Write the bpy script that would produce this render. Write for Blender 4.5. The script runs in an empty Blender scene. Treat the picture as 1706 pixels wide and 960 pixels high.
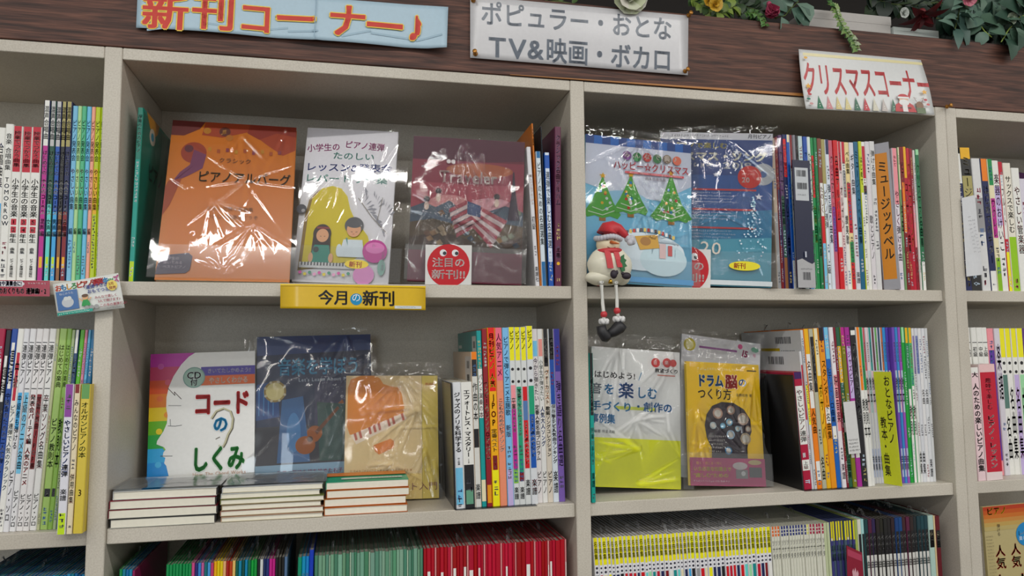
import bpy, math, random
import numpy as np
from mathutils import Vector, Matrix, Euler, noise
RND = random.Random(11)
SC = bpy.context.scene
COL = SC.collection

# ---------------------------------------------------------------- camera
FPX, YAW, PITCH, ROLL = 1246.43, .21783, .08355, -.00827
CAM = Vector((.3568, -1.2753, 1.45))
FW = Vector((math.sin(YAW)*math.cos(PITCH), math.cos(YAW)*math.cos(PITCH), math.sin(PITCH)))
_r = Vector((math.cos(YAW), -math.sin(YAW), 0)); _u = _r.cross(FW)
RT = math.cos(ROLL)*_r + math.sin(ROLL)*_u
UP = -math.sin(ROLL)*_r + math.cos(ROLL)*_u
cd = bpy.data.cameras.new('camera'); cam = bpy.data.objects.new('camera', cd); COL.objects.link(cam)
cd.sensor_width = 36; cd.lens = FPX/1706*36; cd.clip_start = .02
cam.matrix_world = Matrix(((RT.x, UP.x, -FW.x, CAM.x), (RT.y, UP.y, -FW.y, CAM.y), (RT.z, UP.z, -FW.z, CAM.z), (0, 0, 0, 1)))
SC.camera = cam
# ---------------------------------------------------------------- world and shop lights
wd = bpy.data.worlds.new('shop_air'); SC.world = wd; wd.use_nodes = True
bg = wd.node_tree.nodes['Background']; bg.inputs[0].default_value = (1, .96, .90, 1); bg.inputs[1].default_value = .56
def area(name, loc, size, energy, color, rot=(0, 0, 0)):
    l = bpy.data.lights.new(name, 'AREA'); l.shape = 'RECTANGLE'; l.size, l.size_y = size
    l.energy = energy; l.color = color
    o = bpy.data.objects.new(name, l); o.location = loc; o.rotation_euler = rot; COL.objects.link(o)
TUBE = (1, .98, .94); TUBE_POWER = 1.36
for (x, y, e) in [(-.9+1.3*i, -1.2, 8) for i in range(4)]+[(-1.9+1.3*i, -2.6, 6) for i in range(5)]+[(-1.9+1.3*i, -4.2, 5) for i in range(5)]+[(-1.9+1.3*i, -6.2, 2.2) for i in range(5)]+[(-1.9+1.3*i, -8.4, 2.2) for i in range(5)]:
    area('ceiling_tube', (x, y, 2.68), (1.2, .05), e*TUBE_POWER, TUBE)
area('shop_window', (-1.6, -7.2, 1.8), (1.5, 1.4), 40, (.80, .92, 1), (math.radians(82), 0, math.radians(-16)))
SC.view_settings.view_transform = 'Standard'; SC.view_settings.look = 'None'
SC.view_settings.exposure = 0; SC.view_settings.gamma = 1; SC.view_settings.use_curve_mapping = False

# ---------------------------------------------------------------- pixel helpers: a point of the photograph on the plane y = Y
def at(px, py, Y=0):
    d = FW*FPX + RT*(px-853) + UP*(480-py); t = (Y-CAM.y)/d.y
    p = CAM+d*t
    return p.x, p.z
def pjx(x, y, z):
    v = Vector((x, y, z))-CAM
    return 853+FPX*v.dot(RT)/v.dot(FW)
def ax(px, Z, Y):
    lo, hi = -3., 5.
    for _ in range(45):
        m = (lo+hi)/2
        if pjx(m, Y, Z) < px: lo = m
        else: hi = m
    return lo

# ---------------------------------------------------------------- materials
def lin(c): return c/12.92 if c <= .04045 else ((c+.055)/1.055)**2.4
PAL = dict(W='eeeeea', K='1c1c20', R='c8283a', G='2e8a52', B='2456a8', Y='f4ec14', O='e88a28', P='7a4a9c', M='b43c8c', T='1c8c8c', C='ece4c4',
           N='1c2450', LB='86c4e4', LG='a8dcb0', LP='c8b8e0', PK='eea0a8', GY='9a9a9c', DR='7c1824', BR='8c6040', LM='c8e428', OL='8a8a34',
           DG='1c4c3c', TB='2a6ca0', AQ='7ad4d0', SB='5aa8dc', CR='b82240', GR='6e9a82', PB='c4dcec', KH='a8a070', DB='1a3a80', GD='e8b820', LGY='c4c4c4', HP='e0489a')
_m = {}
def rgb(c):
    c = PAL.get(c, c)
    return tuple(lin(int(c[i:i+2], 16)/255) for i in (0, 2, 4))+(1,)
def mat(c, rough=.38, kind='print', metal=0., coat=0.):
    key = (PAL.get(c, c), rough, kind, metal, coat)
    if key in _m: return _m[key]
    m = bpy.data.materials.new('%s_%s' % (kind, key[0])); m.use_nodes = True
    nt = m.node_tree; b = nt.nodes['Principled BSDF']
    n = nt.nodes.new('ShaderNodeTexNoise'); tc = nt.nodes.new('ShaderNodeTexCoord'); mx = nt.nodes.new('ShaderNodeMix'); mx.data_type = 'RGBA'
    nt.links.new(tc.outputs['Object'], n.inputs['Vector'])
    base = rgb(c)
    if kind == 'print':
        g_ = .3*base[0]+.55*base[1]+.15*base[2]; base = tuple(min(.92, max(.002, g_+(v-g_)*1.22)) for v in base[:3])+(1,)
    n.inputs['Scale'].default_value = 160; n.inputs['Detail'].default_value = 3
    k = .90 if kind != 'leaf' else .62
    mx.inputs[6].default_value = tuple(v*k for v in base[:3])+(1,); mx.inputs[7].default_value = base
    nt.links.new(n.outputs['Fac'], mx.inputs[0]); nt.links.new(mx.outputs[2], b.inputs['Base Color'])
    b.inputs['Roughness'].default_value = rough; b.inputs['Metallic'].default_value = metal; b.inputs['Coat Weight'].default_value = coat
    if kind == 'leaf': n.inputs['Scale'].default_value = 40
    if kind in ('pages',):
        w = nt.nodes.new('ShaderNodeTexWave'); w.inputs['Scale'].default_value = 900; w.inputs['Distortion'].default_value = 1
        nt.links.new(tc.outputs['Object'], w.inputs['Vector']); mp = nt.nodes.new('ShaderNodeBump'); mp.inputs['Strength'].default_value = .3; mp.inputs['Distance'].default_value = .0003
        nt.links.new(w.outputs['Fac'], mp.inputs['Height']); nt.links.new(mp.outputs[0], b.inputs['Normal'])
    _m[key] = m
    return m
def shelf_material():
    m = bpy.data.materials.new('beige_laminate'); m.use_nodes = True; nt = m.node_tree; b = nt.nodes['Principled BSDF']
    tc = nt.nodes.new('ShaderNodeTexCoord'); n = nt.nodes.new('ShaderNodeTexNoise'); n.inputs['Scale'].default_value = 420; n.inputs['Detail'].default_value = 3
    n2 = nt.nodes.new('ShaderNodeTexNoise'); n2.inputs['Scale'].default_value = 5; r = nt.nodes.new('ShaderNodeValToRGB'); r2 = nt.nodes.new('ShaderNodeValToRGB')
    mx = nt.nodes.new('ShaderNodeMix'); mx.data_type = 'RGBA'; mx.blend_type = 'MULTIPLY'; mx.inputs[0].default_value = 1
    r.color_ramp.elements[0].position = .3; r.color_ramp.elements[0].color = rgb('bfb8ab'); r.color_ramp.elements[1].position = .62; r.color_ramp.elements[1].color = rgb('cec8bc')
    r2.color_ramp.elements[0].color = (.86, .85, .84, 1); r2.color_ramp.elements[1].color = (1, 1, 1, 1); r2.color_ramp.elements[0].position = .3; r2.color_ramp.elements[1].position = .6
    for q in (n, n2): nt.links.new(tc.outputs['Object'], q.inputs['Vector'])
    nt.links.new(n.outputs['Fac'], r.inputs[0]); nt.links.new(n2.outputs['Fac'], r2.inputs[0])
    nt.links.new(r.outputs[0], mx.inputs[6]); nt.links.new(r2.outputs[0], mx.inputs[7]); nt.links.new(mx.outputs[2], b.inputs['Base Color'])
    b.inputs['Roughness'].default_value = .42
    bp = nt.nodes.new('ShaderNodeBump'); bp.inputs['Strength'].default_value = .06; bp.inputs['Distance'].default_value = .0004
    nt.links.new(n.outputs['Fac'], bp.inputs['Height']); nt.links.new(bp.outputs[0], b.inputs['Normal'])
    return m
SHELF = shelf_material()
def wood_material():
    m = bpy.data.materials.new('dark_wood_veneer'); m.use_nodes = True; nt = m.node_tree; b = nt.nodes['Principled BSDF']
    tc = nt.nodes.new('ShaderNodeTexCoord'); mp = nt.nodes.new('ShaderNodeMapping'); mp.inputs['Scale'].default_value = (3, 40, 55)
    n = nt.nodes.new('ShaderNodeTexNoise'); n.inputs['Scale'].default_value = 2.6; n.inputs['Detail'].default_value = 7; n.inputs['Distortion'].default_value = .7
    mp2 = nt.nodes.new('ShaderNodeMapping'); mp2.inputs['Scale'].default_value = (14, 60, 420); n2 = nt.nodes.new('ShaderNodeTexNoise'); n2.inputs['Scale'].default_value = 1.3; n2.inputs['Detail'].default_value = 3
    r = nt.nodes.new('ShaderNodeValToRGB'); e = r.color_ramp.elements; e[0].position = .30; e[0].color = rgb('33201b'); e[1].position = .72; e[1].color = rgb('7a5040')
    e2 = e.new(.5); e2.color = rgb('5b3a2f')
    r2 = nt.nodes.new('ShaderNodeValToRGB'); r2.color_ramp.elements[0].position = .42; r2.color_ramp.elements[0].color = (.55, .5, .5, 1); r2.color_ramp.elements[1].position = .56; r2.color_ramp.elements[1].color = (1, 1, 1, 1)
    mx = nt.nodes.new('ShaderNodeMix'); mx.data_type = 'RGBA'; mx.blend_type = 'MULTIPLY'; mx.inputs[0].default_value = .8
    nt.links.new(tc.outputs['Object'], mp.inputs[0]); nt.links.new(mp.outputs[0], n.inputs['Vector']); nt.links.new(tc.outputs['Object'], mp2.inputs[0]); nt.links.new(mp2.outputs[0], n2.inputs['Vector'])
    nt.links.new(n.outputs['Fac'], r.inputs[0]); nt.links.new(n2.outputs['Fac'], r2.inputs[0]); nt.links.new(r.outputs[0], mx.inputs[6]); nt.links.new(r2.outputs[0], mx.inputs[7])
    nt.links.new(mx.outputs[2], b.inputs['Base Color']); b.inputs['Roughness'].default_value = .62
    bp = nt.nodes.new('ShaderNodeBump'); bp.inputs['Strength'].default_value = .35; bp.inputs['Distance'].default_value = .0008
    nt.links.new(n2.outputs['Fac'], bp.inputs['Height']); nt.links.new(bp.outputs[0], b.inputs['Normal'])
    return m
WOOD = wood_material()
def film_material(name, gloss=1.0, rough=.07, haze=.0):
    m = bpy.data.materials.new(name); m.use_nodes = True; nt = m.node_tree; nt.nodes.clear()
    o = nt.nodes.new('ShaderNodeOutputMaterial'); t = nt.nodes.new('ShaderNodeBsdfTransparent'); g = nt.nodes.new('ShaderNodeBsdfGlossy')
    g.inputs['Roughness'].default_value = rough; t.inputs[0].default_value = (.985, .988, .99, 1)
    f = nt.nodes.new('ShaderNodeFresnel'); f.inputs[0].default_value = 1.5; mu = nt.nodes.new('ShaderNodeMath'); mu.operation = 'MULTIPLY_ADD'
    mu.inputs[1].default_value = 1.35*gloss; mu.inputs[2].default_value = .0; mu.use_clamp = True
    mx = nt.nodes.new('ShaderNodeMixShader'); nt.links.new(f.outputs[0], mu.inputs[0]); nt.links.new(mu.outputs[0], mx.inputs[0])
    tc = nt.nodes.new('ShaderNodeTexCoord'); n = nt.nodes.new('ShaderNodeTexNoise'); n.inputs['Scale'].default_value = 60; n.inputs['Detail'].default_value = 4
    bp = nt.nodes.new('ShaderNodeBump'); bp.inputs['Strength'].default_value = .07; bp.inputs['Distance'].default_value = .001
    nt.links.new(tc.outputs['Object'], n.inputs['Vector']); nt.links.new(n.outputs['Fac'], bp.inputs['Height']); nt.links.new(bp.outputs[0], g.inputs['Normal'])
    nt.links.new(t.outputs[0], mx.inputs[1]); nt.links.new(g.outputs[0], mx.inputs[2])
    if haze:
        d = nt.nodes.new('ShaderNodeBsdfDiffuse'); d.inputs[0].default_value = (.9, .92, .95, 1); m2 = nt.nodes.new('ShaderNodeMixShader'); m2.inputs[0].default_value = haze
        nt.links.new(mx.outputs[0], m2.inputs[1]); nt.links.new(d.outputs[0], m2.inputs[2]); nt.links.new(m2.outputs[0], o.inputs[0])
    else: nt.links.new(mx.outputs[0], o.inputs[0])
    return m
FILM = film_material('clear_film', 1.1, .045, .0)
THIN = film_material('tight_film', .35, .06, .0)
HAZY = film_material('hazy_film', 1.0, .16, .07)

# ---------------------------------------------------------------- objects
def tag(o, label=None, cat=None, group=None, kind=None):
    for k, v in (('label', label), ('category', cat), ('group', group), ('kind', kind)):
        if v: o[k] = v
    return o
def empty(name, loc, rot=(0, 0, 0)):
    o = bpy.data.objects.new(name, None); o.empty_display_size = .02; o.location = loc; o.rotation_euler = rot; COL.objects.link(o); return o
class MB:
    def __init__(s): s.v = []; s.f = []; s.mi = []; s.mats = []
    def m(s, material):
        if material not in s.mats: s.mats.append(material)
        return s.mats.index(material)
    def add(s, vs, fs, material):
        b = len(s.v); k = s.m(material); s.v += [tuple(v) for v in vs]
        for f in fs: s.f.append([b+i for i in f]); s.mi.append(k)
        return s
    def box(s, x0, x1, y0, y1, z0, z1, material, c=0):
        if c <= 0:
            vs = [(x, y, z) for x in (x0, x1) for y in (y0, y1) for z in (z0, z1)]
            return s.add(vs, [(0, 1, 3, 2), (4, 6, 7, 5), (0, 4, 5, 1), (2, 3, 7, 6), (0, 2, 6, 4), (1, 5, 7, 3)], material)
        # chamfered box: octagonal rings stacked in z
        def ring(e, z):
            a, b_, g, h = x0+e, x1-e, y0+e, y1-e
            return [(a+c, g, z), (b_-c, g, z), (b_, g+c, z), (b_, h-c, z), (b_-c, h, z), (a+c, h, z), (a, h-c, z), (a, g+c, z)]
        vs = ring(c, z0)+ring(0, z0+c)+ring(0, z1-c)+ring(c, z1)
        fs = [list(range(7, -1, -1)), list(range(24, 32))]
        for r in range(3):
            for i in range(8): j = (i+1) % 8; fs.append((r*8+i, r*8+j, r*8+8+j, r*8+8+i))
        return s.add(vs, fs, material)
    def tube(s, pts, rad, material, n=8, cap=True):
        pts = [Vector(p) for p in pts]; vs = []; fs = []
        if not hasattr(rad, '__len__'): rad = [rad]*len(pts)
        for i, p in enumerate(pts):
            d = (pts[min(i+1, len(pts)-1)]-pts[max(i-1, 0)]).normalized(); a = d.cross(Vector((0, 0, 1)))
            if a.length < .1: a = d.cross(Vector((1, 0, 0)))
            a.normalize(); b = d.cross(a)
            for k in range(n): t = 2*math.pi*k/n; vs.append(p+(a*math.cos(t)+b*math.sin(t))*rad[i])
        for i in range(len(pts)-1):
            for k in range(n): j = (k+1) % n; fs.append((i*n+k, i*n+j, i*n+n+j, i*n+n+k))
        if cap: fs += [list(range(n-1, -1, -1)), [len(vs)-n+k for k in range(n)]]
        return s.add(vs, fs, material)
    def ball(s, c, r, material, nu=16, nv=10, rot=None):
        if not hasattr(r, '__len__'): r = (r, r, r)
        vs = []; fs = []
        for i in range(nv+1):
            ph = math.pi*i/nv
            for k in range(nu):
                t = 2*math.pi*k/nu; q = Vector((r[0]*math.sin(ph)*math.cos(t), r[1]*math.sin(ph)*math.sin(t), r[2]*math.cos(ph)))
                if rot: q = rot @ q
                vs.append(q+Vector(c))
        for i in range(nv):
            for k in range(nu): j = (k+1) % nu; fs.append((i*nu+k, i*nu+nu+k, i*nu+nu+j, i*nu+j))
        return s.add(vs, fs, material)
    def build(s, name, parent=None, smooth=False):
        me = bpy.data.meshes.new(name); me.from_pydata(s.v, [], s.f); me.update()
        for q in s.mats: me.materials.append(q)
        me.polygons.foreach_set('material_index', s.mi)
        if smooth: me.polygons.foreach_set('use_smooth', [True]*len(me.polygons))
        o = bpy.data.objects.new(name, me); COL.objects.link(o)
        if parent: o.parent = parent
        return o

# ---------------------------------------------------------------- lettering: glyph outlines from the built-in font, cached
_g = {}
_ts = bpy.data.scenes.new('glyph_scratch')
def glyph(ch):
    k = ch
    if k not in _g:
        c = bpy.data.curves.new('g', 'FONT'); c.body = ch; c.resolution_u = 2
        o = bpy.data.objects.new('g', c); _ts.collection.objects.link(o); _ts.view_layers[0].update()
        me = bpy.data.meshes.new_from_object(o.evaluated_get(_ts.view_layers[0].depsgraph))
        vs = [(v.co.x, v.co.y) for v in me.vertices]; fs = [list(p.vertices) for p in me.polygons]
        bpy.data.objects.remove(o); bpy.data.curves.remove(c); bpy.data.meshes.remove(me)
        if ord(ch) < 0x250 and vs:
            xs = [p[0] for p in vs]; w = max(xs)-min(xs); a = w+.12; x0 = min(xs); vs = [(x-x0+.06, y) for x, y in vs]
        else: a = 1.
        if not vs: a = .4
        _g[k] = (vs, fs, a)
    return _g[k]
ROT = set('ー〜-()―~')
def text_geo(s, sx, sy, vertical=False, bold=0., tracking=1.):
    """vertices (x, z) and faces of a line of text; horizontal starts at 0 and runs right, vertical hangs from 0 centred on x"""
    V = []; F = []; p = 0.
    for ch in s:
        vs, fs, a = glyph(ch); b = len(V)
        if not vertical:
            V += [((x+p)*sx, y*sy) for x, y in vs]; p += a*tracking
        else:
            step = 1. if ch not in ' ' else .5
            if ch in ROT: V += [((.36-y+.0)*sx if False else (y-.38)*sx, (-p-x)*sy) for x, y in vs]; fs = [f[::-1] for f in fs]
            elif ord(ch) < 0x250: V += [((x-a/2)*sx, (y-.85-p)*sy) for x, y in vs]
            elif ch in 'ッャュョっゃゅょ': V += [((x-.5+.08)*sx, (y-.88-p+.1)*sy) for x, y in vs]
            else: V += [((x-.5)*sx, (y-.88-p)*sy) for x, y in vs]
            p += step*tracking
        F += [[b+i for i in f] for f in fs]
    if bold > .011: # thicken by overlaying shifted copies of the same flat outline
        n = 4 if bold < .035 else 8; V0 = V[:]; F0 = F[:]
        for k in range(n):
            t = 2*math.pi*(k+.5)/n; b = len(V); V = V+[(x+math.cos(t)*bold*sx, y+math.sin(t)*bold*sy) for x, y in V0]; F = F+[[b+i for i in f] for f in F0]
    return V, F, p
EPS = .00006
def subdivide(pts, fs, thr):
    pts = list(pts); out = []; st = [list(f) for f in fs]; mids = {}
    while st:
        f = st.pop()
        if len(f) > 3: st += [[f[0], f[i], f[i+1]] for i in range(1, len(f)-1)] if len(f) == 4 else []; out += [f] if len(f) > 4 else []; continue
        L = [math.hypot(pts[f[i]][0]-pts[f[(i+1) % 3]][0], pts[f[i]][1]-pts[f[(i+1) % 3]][1]) for i in range(3)]; k = L.index(max(L))
        if L[k] < thr: out.append(f); continue
        a, b, c = f[k], f[(k+1) % 3], f[(k+2) % 3]; key = (min(a, b), max(a, b))
        if key not in mids: mids[key] = len(pts); pts.append(((pts[a][0]+pts[b][0])/2, (pts[a][1]+pts[b][1])/2))
        m = mids[key]; st += [[a, m, c], [m, b, c]]
    return pts, out
class Art:
    """flat print in (u, v) fractions of a face w x h; v runs down; fn maps (x, z, out) to the parent's space"""
    def __init__(s, w, h, fn=None, rough=.38, start=1, eps=EPS):
        s.w, s.h, s.k, s.pic, s.let, s.rough, s.eps, s.curved = w, h, start, MB(), MB(), rough, eps, 0
        s.fn = fn or (lambda x, z, o: (x, -o, z))
    def _p(s, pts, fs, col, mb, rough=None):
        s.k += 1; o = s.k*s.eps
        if s.curved: pts, fs = subdivide(pts, fs, s.curved)
        mb.add([s.fn(x, z, o) for x, z in pts], fs, mat(col, rough or s.rough))
    def poly(s, pts, col):
        q = [(u*s.w, s.h*(1-v)) for u, v in pts]
        ar = sum(q[i][0]*q[(i+1) % len(q)][1]-q[(i+1) % len(q)][0]*q[i][1] for i in range(len(q)))
        if ar < 0: q = q[::-1]
        s._p(q, [list(range(len(q)))], col, s.pic)
    def rect(s, u0, v0, u1, v1, col, nu=1):
        if nu == 1: s.poly([(u0, v0), (u1, v0), (u1, v1), (u0, v1)], col)
        else:
            q = []; f = []
            for i in range(nu+1):
                u = u0+(u1-u0)*i/nu; q += [(u*s.w, s.h*(1-v1)), (u*s.w, s.h*(1-v0))]
            for i in range(nu): f.append((2*i, 2*i+2, 2*i+3, 2*i+1))
            s._p(q, f, col, s.pic)
    def ell(s, u, v, ru, rv, col, n=24, a0=0, a1=360):
        s.poly([(u+ru*math.cos(math.radians(a0+(a1-a0)*i/n)), v+rv*math.sin(math.radians(a0+(a1-a0)*i/n))) for i in range(n+(a1-a0 < 360))], col)
    def circ(s, u, v, r, col, n=24): s.ell(u, v, r, r*s.w/s.h, col, n)
    def line(s, pts, wd, col):
        """polyline of width wd (metres)"""
        q = [Vector((u*s.w, s.h*(1-v))) for u, v in pts]; V = []; F = []
        for i, p in enumerate(q):
            d = (q[min(i+1, len(q)-1)]-q[max(i-1, 0)]); n = Vector((-d.y, d.x)); n = n.normalized() if n.length else Vector((0, 1)); V += [tuple(p-n*wd/2), tuple(p+n*wd/2)]
        for i in range(len(q)-1): F.append((2*i, 2*i+2, 2*i+3, 2*i+1))
        s._p(V, F, col, s.pic)
    def text(s, t, u, v, size, col, vertical=False, width=None, bold=0., outline=None, align='l', rot=0, tracking=1.):
        """size = character height in metres; width = total run in metres; (u, v) = top left (horizontal) or top centre (vertical)"""
        V, F, n = text_geo(t, 1, 1, vertical, bold, tracking)
        if not V: return
        if vertical: sy = size if width is None else width/n; sx = size
        else: sx = size if width is None else width/n; sy = size
        x0 = u*s.w; z0 = s.h*(1-v)
        if not vertical:
            z0 -= sy*.86
            if align == 'c': x0 -= n*sx/2
        c, sn = math.cos(math.radians(rot)), math.sin(math.radians(rot))
        def tr(VV): return [(x0+x*sx*c-z*sy*sn, z0+x*sx*sn+z*sy*c) for x, z in VV]
        if outline:
            V2, F2, n2 = text_geo(t, 1, 1, vertical, bold+outline[1], tracking)
            s._p(tr(V2), F2, outline[0], s.let)
        s._p(tr(V), F, col, s.let)
    def barcode(s, u0, v0, u1, v1, col='3a3a3e', n=9):
        r = random.Random(int(u0*999+v0*77)); u = u0
        while u < u1:
            w = (u1-u0)/n*r.uniform(.25, .7); s.rect(u, v0, min(u+w, u1), v1, col); u += w+(u1-u0)/n*r.uniform(.25, .5)
    def smalltext(s, u0, u1, v, h, col, seed=0, gap=.3):
        """a line of print too small to read: a row of short strokes"""
        r = random.Random(seed+int(v*1000)); u = u0; hh = h/s.h
        while u < u1-h/s.w*.3:
            w = h/s.w*r.uniform(.55, .95)
            for q in range(3):
                if r.random() < .5: x_ = u+w*.85*r.random(); s.rect(x_, v+hh*.1*r.random(), x_+w*.13, v+hh*r.uniform(.6, 1), col)
                else: y_ = v+hh*.85*r.random(); s.rect(u+w*.1*r.random(), y_, u+w*r.uniform(.6, .95), y_+hh*.13, col)
                s.k -= 1
            u += w*(1+gap)
        s.k += 3
    def build(s, parent, pic='cover_print', let='title_lettering'):
        a = s.pic.build(pic, parent) if s.pic.v else None
        b = s.let.build(let, parent) if s.let.v else None
        return a, b
# ---------------------------------------------------------------- the setting
L1, M1, TOP, S4 = 1.1823, 1.5643, 1.9224, .8150
def struct(name, x0, x1, y0, y1, z0, z1, m):
    return tag(MB().box(x0, x1, y0, y1, z0, z1, m).build(name), kind='structure')
struct('floor', -3.5, 4.8, -9.5, .5, -.05, 0, mat('4c443a', .4, 'floor'))
struct('wall_back', -3.5, 4.5, .42, .5, 0, 2.7, mat('2a2624', .8, 'wall'))
struct('ceiling', -3.5, 4.8, -9.5, .5, 2.7, 2.75, mat('e6e4de', .8, 'ceiling'))

# ---------------------------------------------------------------- bookcases
def bookcase(xs, label):
    """xs: pairs of panel faces from left to right"""
    t = tag(empty('bookcase', (xs[0][0], 0, 0)), label, 'bookcase')
    ox = xs[0][0]
    for i, (a, b) in enumerate(xs):
        MB().box(a-ox, b-ox, 0, .285, 0, 1.9419, SHELF, .0012).build('side_panel' if i in (0, len(xs)-1) else 'divider_panel', t)
    for (a, b), (c, d) in zip(xs, xs[1:]):
        MB().box(b-ox+.0003, c-ox-.0003, .0006, .265, TOP, 1.9417, SHELF, .001).build('top_rail', t)
        MB().box(b-ox+.0003, c-ox-.0003, .266, .284, .08, 1.94, SHELF).build('back_panel', t)
        for z, th in ((M1, .0227), (L1, .0236), (S4, .024), (.45, .024), (.10, .024)):
            MB().box(b-ox+.0003, c-ox-.0003, .007, .2655, z-th, z, SHELF, .0012).build('shelf', t)
        MB().box(b-ox+.0003, c-ox-.0003, .02, .04, 0, .075, SHELF).build('plinth', t)
    return t
bookcase([(-.803, -.777), (-.0262, 0), (.7508, .7773), (1.5305, 1.5556)], 'beige three-bay bookcase filling most of the photo, packed with music books')
bookcase([(1.5561, 1.5813), (2.332, 2.358)], 'beige bookcase at the right edge, behind the seam of the double post')
b = MB().box(-.9, 2.4, -.0012, .02, 1.9425, 2.088, WOOD, .001)
fb = tag(b.build('fascia_board'), 'dark brown wood-grain board running above both bookcases, carrying the paper signs', 'board')
# pale raw edge showing where the board lifts off the rail
x0 = at(850, 128, -.003)[0]; x1 = at(1345, 160, -.003)[0]; x2 = at(1362, 161, -.003)[0]
mb = MB(); mb.add([(x0, -.0035, 1.9426), (x1, -.0035, 1.9426), (x2, -.0035, 1.9426), (x0, -.0035, 1.9432), (x1, -.0035, 1.9478), (x2, -.0035, 1.9445),
    (x0, -.0012, 1.9426), (x1, -.0012, 1.9426), (x2, -.0012, 1.9426), (x0, -.0012, 1.944), (x1, -.0012, 1.9488), (x2, -.0012, 1.945)],
    [(0, 1, 4, 3), (1, 2, 5, 4), (3, 4, 10, 9), (4, 5, 11, 10), (0, 6, 7, 1), (1, 7, 8, 2), (0, 3, 9, 6), (2, 8, 11, 5)], mat('b5793c', .5, 'raw_wood'))
mb.build('raw_edge_strip', fb)

# ---------------------------------------------------------------- books
def ordinal(n):
    w = ['first', 'second', 'third', 'fourth', 'fifth', 'sixth', 'seventh', 'eighth', 'ninth', 'tenth', 'eleventh', 'twelfth', 'thirteenth', 'fourteenth',
         'fifteenth', 'sixteenth', 'seventeenth', 'eighteenth', 'nineteenth']
    if n <= 19: return w[n-1]
    tens = {2: 'twent', 3: 'thirt', 4: 'fort', 5: 'fift'}
    return tens[n//10]+'ieth' if n % 10 == 0 else tens[n//10]+'y-'+w[n % 10-1]
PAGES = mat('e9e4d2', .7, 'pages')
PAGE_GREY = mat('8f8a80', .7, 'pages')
def book_body(root, t, d, h, cov, x=0.):
    """U-shaped cover (spine at y = 0) and a page block; x runs from x to x + t"""
    c = min(.0011, t*.22); e = min(.0005, t*.1)
    outer = [(x, d), (x, c), (x+c, 0), (x+t-c, 0), (x+t, c), (x+t, d)]
    inner = [(x+t-e, d), (x+t-e, c+e), (x+t-c-e*.5, e), (x+c+e*.5, e), (x+e, c+e), (x+e, d)]
    P = outer+inner; vs = [(a, b_, 0) for a, b_ in P]+[(a, b_, h) for a, b_ in P]; fs = []
    for i in range(12): j = (i+1) % 12; fs.append((i, j, 12+j, 12+i))
    for i in range(5): fs.append((12+i, 12+i+1, 12+10-i, 12+11-i)); fs.append((i+1, i, 11-i, 10-i))
    MB().add(vs, fs, mat(cov, .34)).build('cover', root)
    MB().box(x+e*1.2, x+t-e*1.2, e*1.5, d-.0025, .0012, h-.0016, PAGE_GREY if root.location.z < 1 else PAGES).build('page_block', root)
def parse(s):
    p = [q.strip() for q in s.split('|')]
    while len(p) < 6: p.append('')
    bands = [(q.split(',')[0], float(q.split(',')[1]), float(q.split(',')[2])) for q in p[3].split(';') if q]
    texts = [(q.split(',')[0], float(q.split(',')[1]), float(q.split(',')[2]), q.split(',')[3]) for q in p[4].split(';') if q]
    return float(p[0]), p[1], float(p[2]), bands, texts, p[5]
def spine_art(root, t, h, bands, texts, x=0., base='W'):
    c = min(.0011, t*.22)
    a = Art(t, h, lambda xx, z, o: (x+xx, -o, z), start=1)
    u0, u1 = c/t, 1-c/t
    for col, f0, f1 in bands:
        if col[0] == '.': a.circ(.5, f0, .26, col[1:], 10); continue
        if col[0] == '^': a.rect(u0+.12, f0, u1-.12, f1, col[1:]); continue
        a.rect(u0, f0, u1, f1, col)
    for s, f0, f1, col in texts:
        bold = .012
        if col[0] == '+': col = col[1:]; bold = .03
        n = sum(.5 if ch == ' ' else 1 for ch in s); sy = (f1-f0)*h/n; sx = min(t*.80, sy*1.35)
        a.text(s, .5, f0, sx, col, True, (f1-f0)*h, bold)
    # lines of print too small to read, in the free stretches
    r = random.Random(int(h*1e5)+int(t*1e6)+len(texts)); f = r.uniform(.04, .1); dark = sum(int(cc[j:j+2], 16) for cc in [PAL.get(base, base)] for j in (0, 2, 4)) < 330
    if h > .2 and t > .0028 and root.location.z > 1:
        while f < .96:
            L = r.uniform(.04, .16); g1 = min(f+L, .965)
            if r.random() < .62 and not any(f0-.02 < g1 and f1+.02 > f for _s, f0, f1, _c in texts) and not any(b_[0][0] == '.' and f-.03 < b_[1] < g1+.03 for b_ in bands):
                c_ = r.choice(['dcdce0', 'd8c890', 'c8d8e8'] if dark else ['4c4c54', '4c4c54', '8c3c4c', '4c6c9c']); st = t*.62/h
                while f < g1:
                    
                    for q in range(3):
                        if r.random() < .5: x_ = .22+.44*r.random(); a.rect(x_, f+st*.1*r.random(), x_+.12, f+st*r.uniform(.5, .85), c_)
                        else: y_ = f+st*.75*r.random(); a.rect(.22+.1*r.random(), y_, r.uniform(.6, .8), y_+st*.14, c_)
                        a.k -= 1
                    f += st*1.1
                a.k += 1
            f = g1+r.uniform(.01, .05)
    a.build(root, 'spine_print', 'spine_lettering')
def book(name, X, Y, Z, t, d, h, cov, bands, texts, lean=0., yaw=0.):
    """lean > 0: the top goes left"""
    th = -math.radians(lean)
    if lean >= 0: root = empty(name, (X, Y, Z), (0, th, math.radians(yaw))); x = 0.
    else: root = empty(name, (X+t, Y, Z), (0, th, math.radians(yaw))); x = -t
    book_body(root, t, d, h, cov, x); spine_art(root, t, h, bands, texts, x, cov)
    return root
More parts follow.
